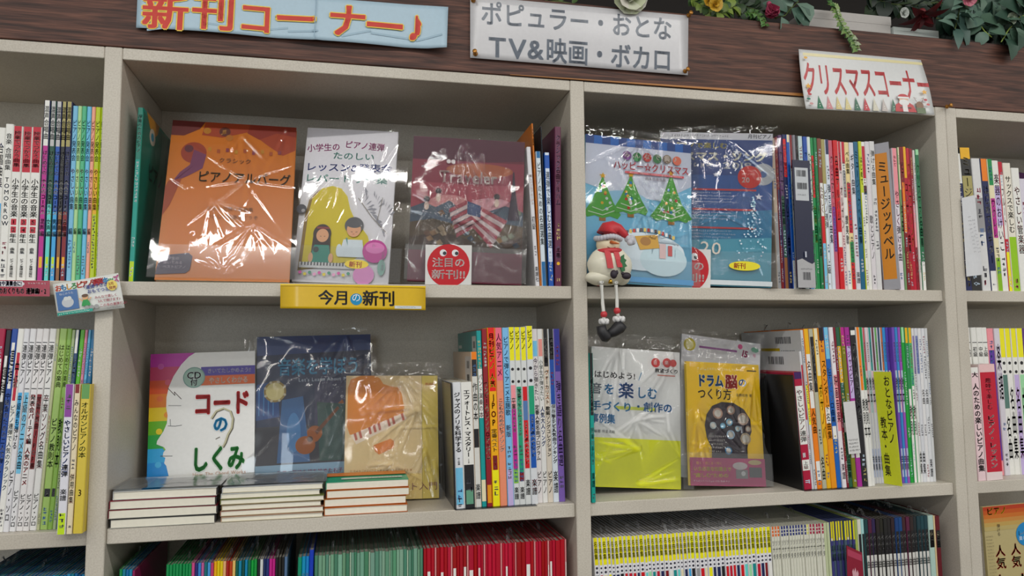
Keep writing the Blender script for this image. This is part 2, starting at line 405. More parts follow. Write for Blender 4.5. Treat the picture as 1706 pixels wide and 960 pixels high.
def wisp(root, x, y, h, s=1.):
    """pinched end of the clear wrapper standing off the top edge of a book"""
    r = RND; vs = []; fs = []
    for i in range(4):
        for j in range(4): vs.append((x+(i/3-.5)*min(.006*s, 2*abs(x)*.8)*(1-.5*j/3), y+j*.006*s+r.uniform(-.003, .003), h-.001+.012*s*math.sin(math.pi*j/3.2)*r.uniform(.6, 1.1)))
    for i in range(3):
        for j in range(3): fs.append((i*4+j, i*4+4+j, i*4+5+j, i*4+1+j))
    MB().add(vs, fs, HAZY).build('wrapper_end', root)
def run(name, cat, group, place, Z, Y, xb0, xb1, lean0, lean1, specs, depth=.222, frm='left', wisps=0., dy=None, start=1, tops=None):
    X0, X1 = ax(xb0, Z, Y), ax(xb1, Z, Y)
    if tops: X0 = ax(xb0, Z+tops, Y)+tops*math.sin(math.radians(lean0)); X1 = ax(xb1, Z+tops, Y)+tops*math.sin(math.radians(lean1))
    P = [parse(s) if isinstance(s, str) else s for s in specs]; tot = sum(p[0] for p in P); x = X0; out = []; n = len(P)
    for i, (w, cov, h, bands, texts, desc) in enumerate(P):
        t = (X1-X0)*w/tot; lean = lean0+(lean1-lean0)*i/max(1, n-1)
        o = (i if frm == 'left' else n-1-i)+start
        yy = Y+(dy[i] if dy else RND.uniform(0, .0025))
        r = book(name, x, yy, Z+.0002, max(t-.0004, .0012), min(depth, .262-yy), h, cov, bands, texts, lean)
        lab = '%s, %s from %s %s' % (desc, ordinal(o), frm, place)
        tag(r, lab, cat, group)
        if RND.random() < wisps: wisp(r, t*(.5 if lean >= 0 else -.5), RND.uniform(.01, .12), h, RND.uniform(.7, 1.5))
        x += t; out.append(r)
    return out

# ---- upper shelf, left bay
run('song_book', 'book', 'school song books on the upper left shelf', 'in upper left shelf', M1, .012, -30, 59, 0, 0, [
    '14|C|.235||うたのほん,.1,.6,T|cream spine with teal lettering',
    '14|W|.240|SB,.5,.9|合唱曲集,.1,.4,B|white spine with blue lower half',
    '15|W|.246||音楽 合唱曲集,.06,.3,K;TOMORROW,.34,.66,TB|white spine with blue capital letters',
    '17|W|.243|CR,.0,.30;^CR,.605,.645;^CR,.655,.695|授業でつかう曲集,.03,.27,W;小学生の音楽,.34,.595,K;1,.608,.642,W;2,.658,.692,W;年生,.70,.76,K;曲集,.79,.83,B;ピアノ楽譜出版社,.86,.98,K|white spine, crimson top, numbered 1 and 2',
    '18|W|.243|CR,.0,.30;^CR,.605,.645;^CR,.655,.695|授業でつかう曲集,.03,.27,W;小学生の音楽,.34,.595,K;3,.608,.642,W;4,.658,.692,W;年生,.70,.76,K;曲集,.79,.83,B;ピアノ楽譜出版社,.86,.98,K|white spine, crimson top, numbered 3 and 4',
    '18|W|.243|CR,.0,.30;^CR,.605,.645;^CR,.655,.695|授業でつかう曲集,.03,.27,W;小学生の音楽,.34,.595,K;5,.608,.642,W;6,.658,.692,W;年生,.70,.76,K;曲集,.79,.83,B;ピアノ楽譜出版社,.86,.98,K|white spine, crimson top, numbered 5 and 6'])
CH = 'KH,.0,.255;GD,.88,.94'
run('choir_book', 'book', 'tall dark choir scores on the upper left shelf', 'of five tall choir scores, top left', M1, .012, 60.5, 108.5, 0, 0, [
    '10|N|.287|W,0,.255;M,.255,1;^GD,.87,.93|混声合唱曲,.03,.22,GY;はじめての,.28,.42,W;大人のコーラス,.44,.64,+W;混声編,.66,.76,W|purple spine with white top',
    '9|DG|.287|LGY,0,.255;AQ,.58,1;^LM,.87,.93|混声合唱曲,.03,.22,GY;はじめての,.28,.42,W;大人のコーラス,.44,.64,+W;女声編,.66,.76,W|green spine with pale top',
    '9|N|.287|LGY,0,.255;B,.255,1;SB,.62,1;^LM,.87,.93|混声合唱曲,.03,.22,GY;はじめての,.28,.42,W;大人のコーラス,.44,.64,+W;男声編,.66,.76,W|blue spine with pale top',
    '8|K|.287|KH,0,.255;BR,.62,1;^GD,.87,.93|混声合唱曲,.03,.22,GY;はじめての,.28,.42,W;大人のコーラス,.44,.64,+W;同声編,.66,.76,W|brown spine with olive top',
    '9|N|.287|KH,0,.255;DR,.62,1;^GD,.87,.93|混声合唱曲,.03,.22,GY;はじめての,.28,.42,W;大人のコーラス,.44,.64,+W;名曲編,.66,.76,W|dark red spine with olive top'])
PS = ';ピアノ発表会,.10,.34,%s;やさしい曲集,.38,.62,%s;編曲集,.70,.80,%s'
run('piano_book', 'book', 'thin pastel piano books on the upper left shelf', 'of pastel books by left post', M1, .012, 109, 164, 0, 0, [
    '9|86bcdc|.281||ピアノ発表会,.08,.32,B;やさしい曲集,.36,.60,M;編,.7,.74,B|light blue spine', '7|b4d8a4|.281||ピアノ発表会,.08,.32,G;やさしい曲集,.36,.60,O;編,.7,.74,G|pale green spine',
    '8|62b48c|.281||ピアノ発表会,.08,.32,DG;やさしい曲集,.36,.60,R;編,.7,.74,DG|mid green spine', '8|7cc0e0|.281||ピアノ発表会,.08,.32,B;やさしい曲集,.36,.60,M;編,.7,.74,B|sky blue spine',
    '7|f0b09c|.281||ピアノ発表会,.08,.32,R;やさしい曲集,.36,.60,R;編,.7,.74,R|salmon pink spine', '9|c4d434|.281|GD,.36,.62|ピアノ発表会,.08,.32,OL;やさしい曲集,.36,.60,BR|lime spine with yellow middle', '7|b8d040|.281||ピアノ発表会,.08,.32,G;やさしい曲集,.36,.60,BR|yellow-green spine'])
# ---- upper shelf, second bay: thin books at the right end
def Zx(px, Y, Z): return ax(px, Z, Y)
for (px0, px1, Y, h, lean, cov, bands, texts, lab) in (
    (892.5, 899.6, .014, .253, 3.2, 'e0e0e4', [], [('楽しいソルフェージュ', .2, .42, 'O'), ('初級', .5, .6, 'GY'), ('楽譜社', .86, .97, 'K')], 'white spine leaning left beside the maroon travel cover book'),
    (903.2, 911.4, .016, .246, 2.1, 'dce6ee', [('TB', 0, .05), ('TB', .82, 1)], [('ピアノのための名曲選集', .08, .7, 'GY')], 'pale blue spine with blue foot, in front of the orange-topped book'),
    (914.4, 923.4, .014, .244, 1.3, 'B', [('dce6f4', .0, .82), ('B', .02, .12)], [('連弾で楽しむ名曲選', .14, .72, 'B')], 'blue and white spine between pale blue spine and maroon spine'),
    (925, 936, .012, .2925, -.6, '5c2a44', [('.GD', .86, .9)], [('クラシック名曲アルバム', .05, .5, 'LP'), ('全集', .75, .83, 'LP')], 'tall maroon spine nearest the middle post, upper shelf')):
    X = ax(px0, M1, Y); t = ax(px1, M1, Y)-X
    tag(book('music_book', X, Y, M1+.0002, t-.0005, .215, h, cov, bands, texts, lean), lab, 'book', 'thin books at the right end of the new-book shelf')
# ---- upper shelf, third bay: the long row
xrow = [
    '6|b8a898|.296|GY,.5,1||tan and grey spine', '4|DR|.298|N,.35,.72|クリスマス,.1,.34,W|dark red spine with navy middle', '6|5c3a64|.302|DG,.40,.8;BR,.8,1|クリスマス名曲集,.1,.6,W|purple spine with green lower half',
    '6|N|.304|R,.03,.28|やさしく弾ける,.06,.27,W;ピアノ曲集,.45,.8,SB|navy spine with red top', '5|B|.304|C,0,.05;W,.82,1|ソングブック,.2,.6,LB|blue spine with white foot', '5|dfe6e2|.304|DR,0,.22;R,.80,.92|名曲,.3,.5,GY|white-green spine with dark red top',
    '4|8a8890|.304|eaa284,.22,.38||grey spine with peach band', '4|K|.303||ベルと歌の本,.05,.4,W|black spine with white letters', '7|c8d8d8|.303||聖歌,.5,.6,TB|pale grey-blue spine', '6|2c50a0|.302|SB,.5,1|アンサンブル,.1,.4,LB|bright blue spine',
    '5|e0eae6|.302|G,.62,1|たのしい合奏,.1,.5,G|white spine with green lower end', '5|G|.301|R,.12,.40|みんなのうた,.14,.38,W;合奏曲集,.45,.7,Y|green spine with red block', '5|2a7a4c|.301||ハンドベル曲集,.3,.8,W|dark green spine with pale lettering',
    '6|7c4a3c|.300|W,.3,.52;R,.52,.70;LB,.70,1|たのしく,.32,.5,R|brown, white and light blue spine', '6|KH|.299|dfe8f0,.30,1|ピアノ連弾,.34,.6,R;上級,.8,.9,K|khaki-topped spine with white lower part', '6|dde4ee|.299|N,0,.1|弾き語り曲集,.3,.7,B|white-blue spine with navy top',
    '6|c06878|.298|P,.45,.75|クリスマス,.1,.4,W|dusty pink spine with purple middle', '7|R|.298|W,.62,.72|名曲アルバム,.1,.55,W|red spine with white block', '5|e4d0d0|.297|CR,0,.2|オルガン,.3,.6,R|pale pink spine with crimson top',
    '6|W|.296|CR,0,.15;GY,.2,.38|讃美歌,.5,.7,K|white spine with crimson top', '7|ead8a8|.296|CR,.28,.62;G,.68,.82;R,.82,1|ベル曲集,.06,.22,K|cream-topped spine with crimson middle', '7|dcdce4|.296||ギター曲集,.08,.36,K;楽譜,.88,.96,K|white spine with black lettering',
    '7|246080|.298||ミュージックベル曲集,.06,.7,LB|teal blue spine', '5|c8d45c|.299|W,.35,1|はじめて,.1,.3,K|lime-topped white spine', '6|W|.299|CR,.03,.25;K,.3,.36||white spine with crimson block at top', '7|e0dce0|.300||歌とピアノ,.5,.8,GY|white-grey spine',
    '8|dcdcdc|.301||弾ける曲集,.06,.3,GY|pale grey spine'][:]
SHG = 'song scores in the long row of the upper right shelf'
run('song_score', 'book', SHG, 'after the blue carol magazine', M1, .012, 1297, 1472, .6, .5, xrow, wisps=.2)
run('song_score', 'book', SHG, 'after the orange bell card', M1, .014, 1500, 1545, .5, .3, [
    '9|e8e0e8|.290|PK,0,.4|やさしく弾ける曲,.3,.8,M|white spine with pink top', '4|7a9a70|.292|C,0,.3|名曲,.4,.6,K|thin green-cream spine', '6|DR|.293|O,.25,.6|ピアノ,.1,.3,W|dark red spine with orange middle', '6|a82038|.294|GD,0,.22|コンサート曲集,.25,.75,W|crimson spine with gold top',
    '6|b42a40|.292||クリスマスソング,.1,.7,GD|crimson spine with gold letters', '5|8c1c30|.291|PK,.4,.7|メドレー,.7,.95,W|wine red spine', '4|dcd8d4|.288|||pale thin spine', '7|2e6e4c|.290|LG,0,.04;W,.80,1|クリスマス名曲集,.1,.7,LG|dark green spine with white foot'])
# ---- upper shelf, right bookcase
run('instrument_book', 'book', 'books on the upper shelf of the right bookcase', 'in right bookcase, upper shelf', M1, .014, 1609, 1790, 2.2, .5, [
    '11|N|.286|W,0,.22||navy and white spine', '16|2c2c2c|.300|GD,.0,.08;KH,.2,.6|ミュージック,.06,.5,C|dark spine with gold lettering', '13|dedede|.278|GY,.3,.56||wide white spine with grey patch', '10|N|.278|O,0,.17;W,.85,1|はじめてのギター,.2,.8,W|navy spine with orange top', '8|C|.278|G,0,.2;M,.3,.6;8cb83c,.75,1|ウクレレ,.3,.6,W|white and magenta spine, green foot',
    '10|W|.276|LP,.2,.5|楽器のおけいこ,.1,.7,M|white spine with lilac middle', '6|CR|.274|W,.1,.6;Y,.7,1|フルート,.2,.5,R|crimson spine with yellow foot', '12|ece8dc|.272|9cc83c,.58,1|サックスで楽しむ,.1,.55,K|cream spine with green lower half', '12|W|.262||やさしい管楽器,.15,.7,R|white spine with red letters', '10|dcd8e4|.24|AQ,.7,1||pale lilac spine', '10|W|.228||バイオリン,.1,.6,M|short white spine',
    '10|GD|.22|SB,.3,.6;PK,.6,1||rainbow coloured spine', '14|W|.25||ピアノ,.1,.5,K|plain white spine', '14|PK|.25||うた,.1,.5,K|pink spine', '14|LB|.25||合奏,.1,.5,K|light blue spine'], depth=.19)

# ---- lower shelf, left bay
TL = '%s|%s|.308|%s|%s|%s'
run('popular_score', 'book', 'tilted popular scores on the lower left shelf', 'of tilted lower-left row', L1, .022, -62, 128, -3.1, -3.1, [
    '10|R|.308|W,.1,.3|ポップス,.4,.7,W|red spine', '10|LB|.308||名曲集,.4,.7,W|light blue spine', '11|a02048|.308|W,.15,.3|女性に人気,.16,.3,K|crimson spine with white label', '9|K|.306|^W,.13,.36|連弾,.18,.33,K;ピアノソロで弾く,.4,.8,W|black spine with white label',
    '10|2c4c98|.308|^W,.07,.3|連弾,.1,.28,B;中級者のための二人で弾くTVドラマ,.32,.86,W|blue spine with white oval label', '10|W|.308|^CR,.12,.36|中級,.16,.3,W;ピアノ連弾で人気のクラシック,.38,.8,SB|white spine with pink-red label',
    '9|e6e6ea|.308|K,.068,.072;SB,.32,.5|連弾ピアノ,.08,.28,K;中級者も弾ける,.33,.6,N;ピアノ・ソロ,.7,.95,K|white spine with navy letters', '10|e8e8ea|.308|K,.068,.072;LB,.32,.72;K,.30,.304|連弾ピアノ,.08,.28,K;上級のアニメ名曲,.33,.7,W;ピアノ・ソロ,.8,.98,K|white spine with light blue panel',
    '11|e8e6e6|.308|K,.068,.072;K,.30,.304|連弾ピアノ,.08,.28,K;発表会パーティ編 人気のアニメ,.33,.78,+R;ピアノ・ソロ,.82,.98,K|white spine with red letters', '10|e8e6e6|.308|K,.068,.072;K,.30,.304;DR,.33,.7|連弾ピアノ,.08,.28,K;定番人気曲J-POP集,.34,.7,W;ピアノ・ソロ,.82,.98,K|white spine with red panel',
    '11|e8e8e6|.308|K,.068,.072;K,.30,.304|連弾ピアノ,.08,.28,K;卒業ソング名曲集,.33,.7,PK;ピアノ・ソロ,.82,.98,K|white spine with pink letters', '5|c0c4a0|.308|||thin grey-green spine', '12|a4c078|.308|K,.80,.84|はじめての楽典,.08,.3,OL;ピアノ教則本,.45,.7,DG;2,.80,.84,W|wide leaf green spine', '8|8cb060|.308|K,.80,.84|はじめての楽典,.08,.3,OL;教則本,.45,.7,DG;3,.80,.84,W|green spine',
    '6|a8b890|.306|||thin pale green spine', '7|2c4468|.306|W,0,.12|ピアノソロ曲集,.14,.6,W|navy spine with white letters', '8|64b030|.306|||bright green spine', '5|d890a8|.306|||thin pink spine', '5|7cbce0|.306|||thin sky blue spine', '8|2c6c98|.306|||dark blue spine beside the post'])
YF = .0
for (p0, p1, t0, h, cov, bands, texts, lab, lean) in (
    (94, 109, 111, .222, 'e4e4ec', [('8a4a9a', 0, .22), ('LM', .86, 1)], [('やさしいピアノ連弾', .24, .62, '+B'), ('楽譜', .7, .78, 'K')], 'white spine with purple top standing forward, lower left shelf', 0),
    (110, 120, 121, .222, 'e8dcc0', [('DR', 0, .06)], [('みんなのピアノ', .1, .45, 'K'), ('併用曲集', .6, .8, 'R')], 'cream spine standing forward between purple-topped and yellow books', 0),
    (121, 137.5, 131, .222, 'd8c468', [('6c9c60', 0, .1)], [('オルガンピアノの本', .12, .5, 'G'), ('3', .7, .76, 'BR')], 'thick yellow spine standing forward beside the left post', 0)):
    Y = -.016; X = ax(p0, L1, Y); t = ax(p1, L1, Y)-X
    tag(book('lesson_book', X, Y, L1+.0002, t-.0005, .036, h, cov, bands, texts, -1.0), lab, 'book', 'short lesson books pushed forward on the lower left shelf')

# ---- lower shelf, second bay: spines held by the black bookend
B2 = [
    '14|e4e6ea|.214|LB,.68,.97|ジャズのノリを科学する,.08,.56,+K;井上裕章,.60,.66,K|short white spine with pale blue foot', '18.5|ecece8|.214|K,.66,1;^6c9c84,.86,.97|エフォートレス・マスタリー,.06,.60,+K;人生と音楽,.61,.65,GY|short white spine with black foot',
    '10.5|c8b4a0|.266|dcdcd8,0,1;K,.05,.16;O,.0,.05;K,.5,.62|作曲の本,.2,.45,K;楽譜,.85,.95,K|grey-white spine with black patches', '9|2a7a78|.303|2a9898,0,1;W,.22,.5;C,.85,.97|バンド演奏の本,.25,.5,R|teal spine with white block', '9|8c2c34|.306|e0a048,.88,.98|ワンピースピアノソロアルバム,.30,.74,+C|brown-red spine',
    '13|f0b41c|.308|e0402c,0,.36;^DR,.72,.80;Y,.80,1|月刊ピアノ 人気,.03,.34,+Y;JPOP,.37,.56,+R;定番ベスト,.57,.7,C;2019,.73,.79,W|yellow spine with red top',
    '12|e89a80|.308|e87a90,0,.3|人気アニメ,.03,.28,M;こどものためのピアノソング,.40,.7,+W|salmon spine with pink top', '11|8cc0e8|.308|LP,.80,1|ピアノで弾くアニメ主題歌,.05,.5,TB;新版,.55,.62,M|light blue spine with lilac foot',
    '10|dde0e0|.309|Y,0,.19;M,.46,.80;8cc060,.80,.88;.K,.24,.2;.K,.31,.2;PK,.33,.46|ピアノ,.02,.13,K;卒業2020,.40,.6,+W;楽譜,.9,.97,K|yellow-topped pink spine', '10|dde0e0|.309|Y,0,.19;3c9c78,.34,.82;DR,.82,.87;.K,.24,.2;.K,.31,.2|ピアノ,.02,.13,K;定番アルバム2020,.35,.62,+W;楽譜,.9,.97,K|yellow-topped green spine',
    '10|dde0e0|.309|Y,0,.19;R,.34,.80;.K,.24,.2;.K,.31,.2;5c7cac,.42,.53|ピアノ,.02,.13,K;2019年ベストヒット,.54,.78,+W;楽譜,.86,.95,K|yellow-topped red spine', '11.5|dde0e4|.311|Y,0,.19;2c58a8,.34,.80;3c9c78,.34,.50;.K,.24,.2;.K,.31,.2|ピアノ,.02,.13,K;2019年ベストヒット,.51,.74,+W;楽譜,.86,.95,R|yellow-topped blue spine',
    '9.5|e4e0e0|.306|LB,.07,.16|今から弾きたい,.17,.42,P;定番人気名曲プログラム,.44,.76,+K;ピアノ,.82,.95,K|white spine with light blue label', '9|e4e4e2|.306|e09a94,.06,.16|小学生が弾きたい,.18,.42,G;人気大人ソング,.45,.68,+B;ピアノ,.82,.95,K|white spine with pink label',
    '9.5|d8d0c4|.306|K,0,.22|やくの曲,.05,.2,W;ヴォーカリスト,.24,.44,+O;歌謡ソングコレクション,.45,.74,+K;ピアノ,.82,.95,K|beige spine with black top', '10|dce4ec|.306|K,0,.18;2c50a0,.18,.44|昭和,.05,.16,W;保存版テレビ,.44,.6,+W;テレビ人気曲ランキング,.5,.78,+K;楽譜,.82,.95,K|white and blue spine with black top', '11|7c64ac|.306|34388c,0,.25|弾き語り名曲選,.30,.8,LP|purple spine nearest the middle post']
b2 = run('piano_score', 'book', 'piano scores right of the black bookend', 'of bookend row', L1, .014, 760, 946, 1.7, 1.3, B2, depth=.222,
    dy=[0, .001, .004, .006, .004, .004, .004, .003, .005, .006, .006, .005, .012, .012, .012, .012, .013])
# ---- lower shelf, third bay: the long row with the yellow-green card
cols = [('b83c50', 'CR'), ('W', 'K')]
R3 = ['13|a82044|.222|W,.12,.62;3c1c58,0,.06;W,.75,.84|やさしいピアノ連弾,.15,.6,CR;上級,.76,.83,R|short crimson spine', '4|dcdce0|.262|CR,.1,.5||narrow white spine', '5|d4d4d4|.303|LGY,.1,.4;Y,.35,.6||white spine', '8|O|.305|GD,0,.16;W,.16,.5;W,.83,.95|名曲集,.2,.4,O;人気曲,.5,.66,K|orange spine with gold top', '7|b8b8a4|.305|K,.05,.4|ジャズ,.1,.35,W;名曲,.8,.95,K|grey spine with black letters',
    '7|GD|.306|C,0,.3|ボサノバ,.35,.7,BR|gold spine with cream top', '9|e49c2c|.307|K,0,.08;W,.5,.6|スタンダード名曲集,.2,.7,BR|amber spine', '8|2a62b0|.308|LB,0,.2;W,.62,.7|ピアノ・ソロ曲集,.25,.6,W|blue spine', '7|ece8ec|.308|PK,.3,.65|映画音楽,.3,.6,CR;楽譜,.85,.95,M|white and pink spine',
    '4|7c2434|.308|||thin dark red spine', '7|2c5c44|.308|GD,.12,.35;W,.6,.66|ラテン名曲集,.66,.95,LG|dark green spine with gold band', '7|7c7c2c|.308|M,0,.12;W,.55,.82||olive spine with white label', '8|a03c90|.308|LP,.12,.45;W,.55,.82|ジャズピアノ,.15,.42,M|magenta spine with lilac band',
    '9|202024|.308|W,.02,.05|ブルース&ブギウギ,.1,.6,W|black spine with white letters', '6|W|.308|O,0,.4|教則本,.45,.7,K|white spine with orange top', '6|e4e4e2|.308|G,0,.4|教則本,.45,.7,K|white spine with green top']
b3 = run('piano_album', 'book', 'piano albums in the long row of the lower right shelf', 'after right-hand black bookend', L1, .016, 1340, 1460, 3.4, 2.4, R3, wisps=.3)
top = [('c05c60', 'red'), ('e8d8d8', 'pale pink'), ('2c8c84', 'teal'), ('5c1c2c', 'maroon'), ('6ca464', 'light green'), ('1c3c5c', 'navy'), ('b46c48', 'brown'), ('4c94d0', 'blue'), ('5c4cac', 'violet'), ('7454b4', 'purple'), ('4c8cc8', 'azure'), ('9c5cb4', 'mauve')]
R4 = ['%d|%s|.308|%s,0,.28;%s,.28,.55;%s,.78,.96|教本,.32,.5,%s;曲集,.82,.92,W|thin %s spine' % (4, 'dcdce4' if i < 7 else c, c, 'b4ccd4' if i % 2 else 'dcc4cc', 'b8c0dc', 'GY', n) for i, (c, n) in enumerate(top)]
R4 += ['5|2e9c48|.308|LG,0,.1||bright green spine', '5|3a8a54|.307|GD,0,.1;W,.4,1|教則,.5,.7,CR|green-topped white spine', '5|5cb078|.307|GD,0,.1;W,.38,1|教則,.5,.7,R|light green and white spine',
    '4|e4e4e4|.306|8c7ca8,.05,.3|曲集,.8,.95,K|white spine with lilac top', '5|dcdee4|.306|7c84b0,.05,.3|曲集,.8,.95,K|white spine with slate top', '5|e8e8ea|.306||名曲,.4,.5,K|plain white spine', '5|e4e6ea|.306||名曲,.4,.5,K;楽譜,.85,.97,K|white spine with black foot letters', '4|dcdee0|.306|||last white spine']
run('piano_album', 'book', 'piano albums in the long row of the lower right shelf', 'after the yellow-green card', L1, .026, 1463, 1562, 2.0, .4, R4, wisps=.15, dy=[.012]*9+[.002]*11)
# ---- lower shelf, right bookcase
YB = 'Y,0,.2;.K,.24,.2;.K,.3,.2'
run('lesson_score', 'book', 'scores on the lower shelf of the right bookcase', 'in right bookcase, lower shelf', L1, .05, 1628, 1800, 1.6, .3, [
    '7|W|.308|K,.1,.105;K,.25,.32|入門,.13,.2,K|white spine with black bars', '7|W|.308|K,.1,.105;K,.25,.32|初級,.13,.2,K|white spine with black bars', '7|W|.308|K,.1,.105;K,.25,.32|中級,.13,.2,K|white spine with black bars', '7|W|.308|K,.1,.105;K,.25,.32|上級,.13,.2,K|white spine with black bars', '8|PK|.306|5c3c94,.15,.9||pink-topped purple spine',
    '7|ddd|.306||'.replace('ddd', 'dcd8e0')+'楽譜,.1,.5,P|pale lilac spine', '7|W|.306|'+YB+';5c7c74,.32,.55|名曲,.6,.9,GY|yellow-topped grey-green spine', '7|W|.306|'+YB+'|名曲集,.4,.9,GY|yellow-topped white spine', '7|W|.306|'+YB+';LP,.32,1|名曲集,.4,.9,M|yellow-topped lilac spine', '8|W|.306|'+YB+';LG,.32,1|曲集,.4,.9,R|yellow-topped pale green spine',
    '7|5c3c7c|.306|M,.3,.6||purple spine', '9|W|.306|R,.1,.2;SB,.2,.25;Y,.6,.7;8c3c3c,.7,.95||white spine with red and blue bands', '10|K|.306|PK,.6,.8|CHANSON,.3,.6,W|black spine with white capitals', '12|W|.306|||white spine at the frame edge', '12|LB|.306|||light blue spine', '12|W|.306||||'], depth=.2)
Y = .010
for p0, p1, h, cov, bands, texts, lab in ((1630.5, 1644, .226, 'ecd4d8', [('W', 0, .05)], [('大', .04, .09, '+K'), ('人のための楽しいピアノ曲集', .14, .92, '+K')], 'pale pink spine standing forward beside the double post'),
    (1645, 1672, .232, 'ecdcdc', [('CR', .07, .93), ('e8c8c8', .0, .07)], [('趣味で楽しむ ', .12, .42, 'PK'), ('ピアノ・レッスン', .44, .9, '+W')], 'thick red spine with white piano lesson title standing forward')):
    X = ax(p0, L1, Y); t = ax(p1, L1, Y)-X
    tag(book('lesson_score', X, Y, L1+.0002, t-.0005, .036, h, cov, bands, texts, 1.0), lab, 'book', 'forward pair on the lower shelf of the right bookcase')

# ---- bottom shelf
def thin(n, w, cov, h, desc, jit=.0015, alt=None, bands='', var=0):
    out = []
    for i in range(n):
        c = cov
        if alt and i in alt: c = alt[i]
        hh = h+RND.uniform(-jit, jit)
        out.append((w*RND.uniform(.7, 1.35), c, hh, bands(i) if callable(bands) else [], [], desc))
    return out
def vary(base, i, amt=14):
    r = random.Random(i*7+3); v = PAL.get(base, base); k = r.uniform(-amt, amt)
    return ''.join('%02x' % int(max(0, min(255, int(v[j:j+2], 16)+k+r.uniform(-4, 4)))) for j in (0, 2, 4))
HS = .3045
g0 = []
for i in range(34): g0.append((5, vary(['2a6c9c', '1c5c8c', '3a84ac', '2c7c8c'][i % 4], i), HS-.004+RND.uniform(-.001, .001), [], [], 'blue thin spine'))
run('practice_score', 'book', 'blue scores on the bottom shelf of the left bay', 'on the bottom shelf, left bay', S4, .014, -80, 140, -1.2, -1.2, g0, wisps=.25, frm='right')
run('practice_score', 'book', 'scores at the left end of the bottom shelf, second bay', 'beside left post, bottom shelf', S4, .016, 181, 208, -.9, -.9, [(5, 'G', HS-.002, [], [], 'green thin spine'), (5, '2c7c94', HS-.002, [], [], 'teal thin spine'), (5, '2a6ca0', HS-.003, [], [], 'blue thin spine'), (5, '3484a8', HS-.003, [], [], 'light blue thin spine'), (4, '8c2c58', HS-.005, [], [], 'plum thin spine')], wisps=.4)
colr = [('2c8c54', 'green')]*8+[('c85c8c', 'pink'), ('2c2c6c', 'navy'), ('4c84c4', 'blue'), ('c06c9c', 'mauve'), ('1c6c74', 'dark teal'), ('5c9cd4', 'sky blue'), ('b84c74', 'rose'), ('e8b44c', 'amber'), ('e4cc1c', 'yellow'), ('e0c828', 'yellow'), ('e4b48c', 'peach'), ('9c2c28', 'brick red'), ('b44c34', 'rust'), ('e4c484', 'cream'), ('1c5c4c', 'dark green'), ('2c84a4', 'teal blue'), ('1c4c44', 'deep green'), ('2c88b4', 'cyan blue'), ('1c6c4c', 'green'), ('2c9c4c', 'bright green'), ('249048', 'bright green'), ('1c1c24', 'black'), ('d8dcdc', 'white'), ('1c2c5c', 'navy'), ('24346c', 'navy'), ('c0408c', 'magenta'), ('b83c84', 'magenta'), ('1c1c20', 'black'), ('24221c', 'black'), ('1c1c1c', 'black'), ('5c7494', 'slate')]
g1 = []
for i, (c, n) in enumerate(colr):
    tx = [('ソナチネ曲集', .09, .4, 'W')] if i > 28 or i < 8 else []
    g1.append((5, c, HS+RND.uniform(-.0012, .0012), [], tx, n+' thin spine'))
run('practice_score', 'book', 'many-coloured thin scores on the bottom shelf, second bay', 'in the coloured run, bottom shelf', S4, .016, 265, 472, -.3, -.3, g1, wisps=.4)
g2 = [(8, '2c8c6c', HS-.001, [], [('ツェルニー', .08, .3, 'W')], 'sea green spine'), (8, '3490b8', HS, [], [('ツェルニー', .08, .3, 'W')], 'light blue spine'), (7, '3c84c4', HS, [], [('ツェルニー', .08, .3, 'W')], 'blue spine'), (9, '1c40b0', HS+.010, [], [], 'taller royal blue spine')]
run('practice_score', 'book', 'blue and green scores before the grey-green run', 'before the grey-green run, bottom shelf', S4, .014, 487, 514, -.8, -.8, g2, wisps=.5)
g3 = [(RND.uniform(3.4, 7.5), vary('7ba08c' if i % 3 else '5c8c74', i, 16), HS+RND.uniform(-.001, .0015), [('c4d4c0', 0, 1)] if i % 6 == 4 else [], [], 'thin grey-green spine') for i in range(34)]
g3 = [(w*(.35 if b_ else 1), c, h, [], t, d) if not b_ else (w*.35, 'b8ccb8', h, [], t, d) for w, c, h, b_, t, d in g3]
run('practice_score', 'book', 'grey-green scores packed tightly on the bottom shelf', 'end of the grey-green run, bottom shelf', S4, .014, 524, 705, .2, .2, g3, wisps=.35, tops=.305)
g4 = []
for i in range(44):
    k = i % 5 == 3
    g4.append((2.2 if k else RND.uniform(3.6, 7.2), 'd89c9c' if k else vary('a82438', i, 18), HS+.0006+RND.uniform(-.0008, .0008), [('W', .115+.01*(i % 3), .3)] if i in (1, 5, 9, 12, 14, 16, 25, 31, 38, 39, 43) else [], [], 'thin crimson spine with white label' if i in (1, 5, 9, 12, 14, 16, 25, 31, 38, 39, 43) else ('very thin pale pink spine' if k else 'thin crimson spine')))
run('practice_score', 'book', 'crimson scores packed tightly on the bottom shelf', 'end, bottom shelf red run', S4, .012, 706, 944, .2, .1, g4, wisps=.3, tops=.305)
g5 = []
foot = ['GY', 'W', 'R', 'N', 'N', 'CR', 'CR', 'R', 'T', 'AQ', 'N', 'SB', 'N', 'R', 'C', 'AQ', 'LG', 'K', 'K', 'DR', 'N', 'Y', 'C', 'T', 'R']
for i in range(44):
    g5.append((RND.uniform(4.6, 6.6), 'ececf0', HS+RND.uniform(-.0008, .0008), [(vary('f0e818', i, 8), 0, .155), ('.2c2c3c', .172, 0), ('.2c2c3c', .196, 0), (foot[i*7 % 25], .212, 1)], [('名曲集', .02, .125, 'a49c28')], 'yellow-topped thin spine'))
run('piano_piece', 'book', 'yellow-topped piano pieces packed on the bottom shelf', 'of the yellow-topped run, bottom shelf', S4, .010, 988, 1284, 2.8, 1.9, g5, wisps=.4, tops=.3045)
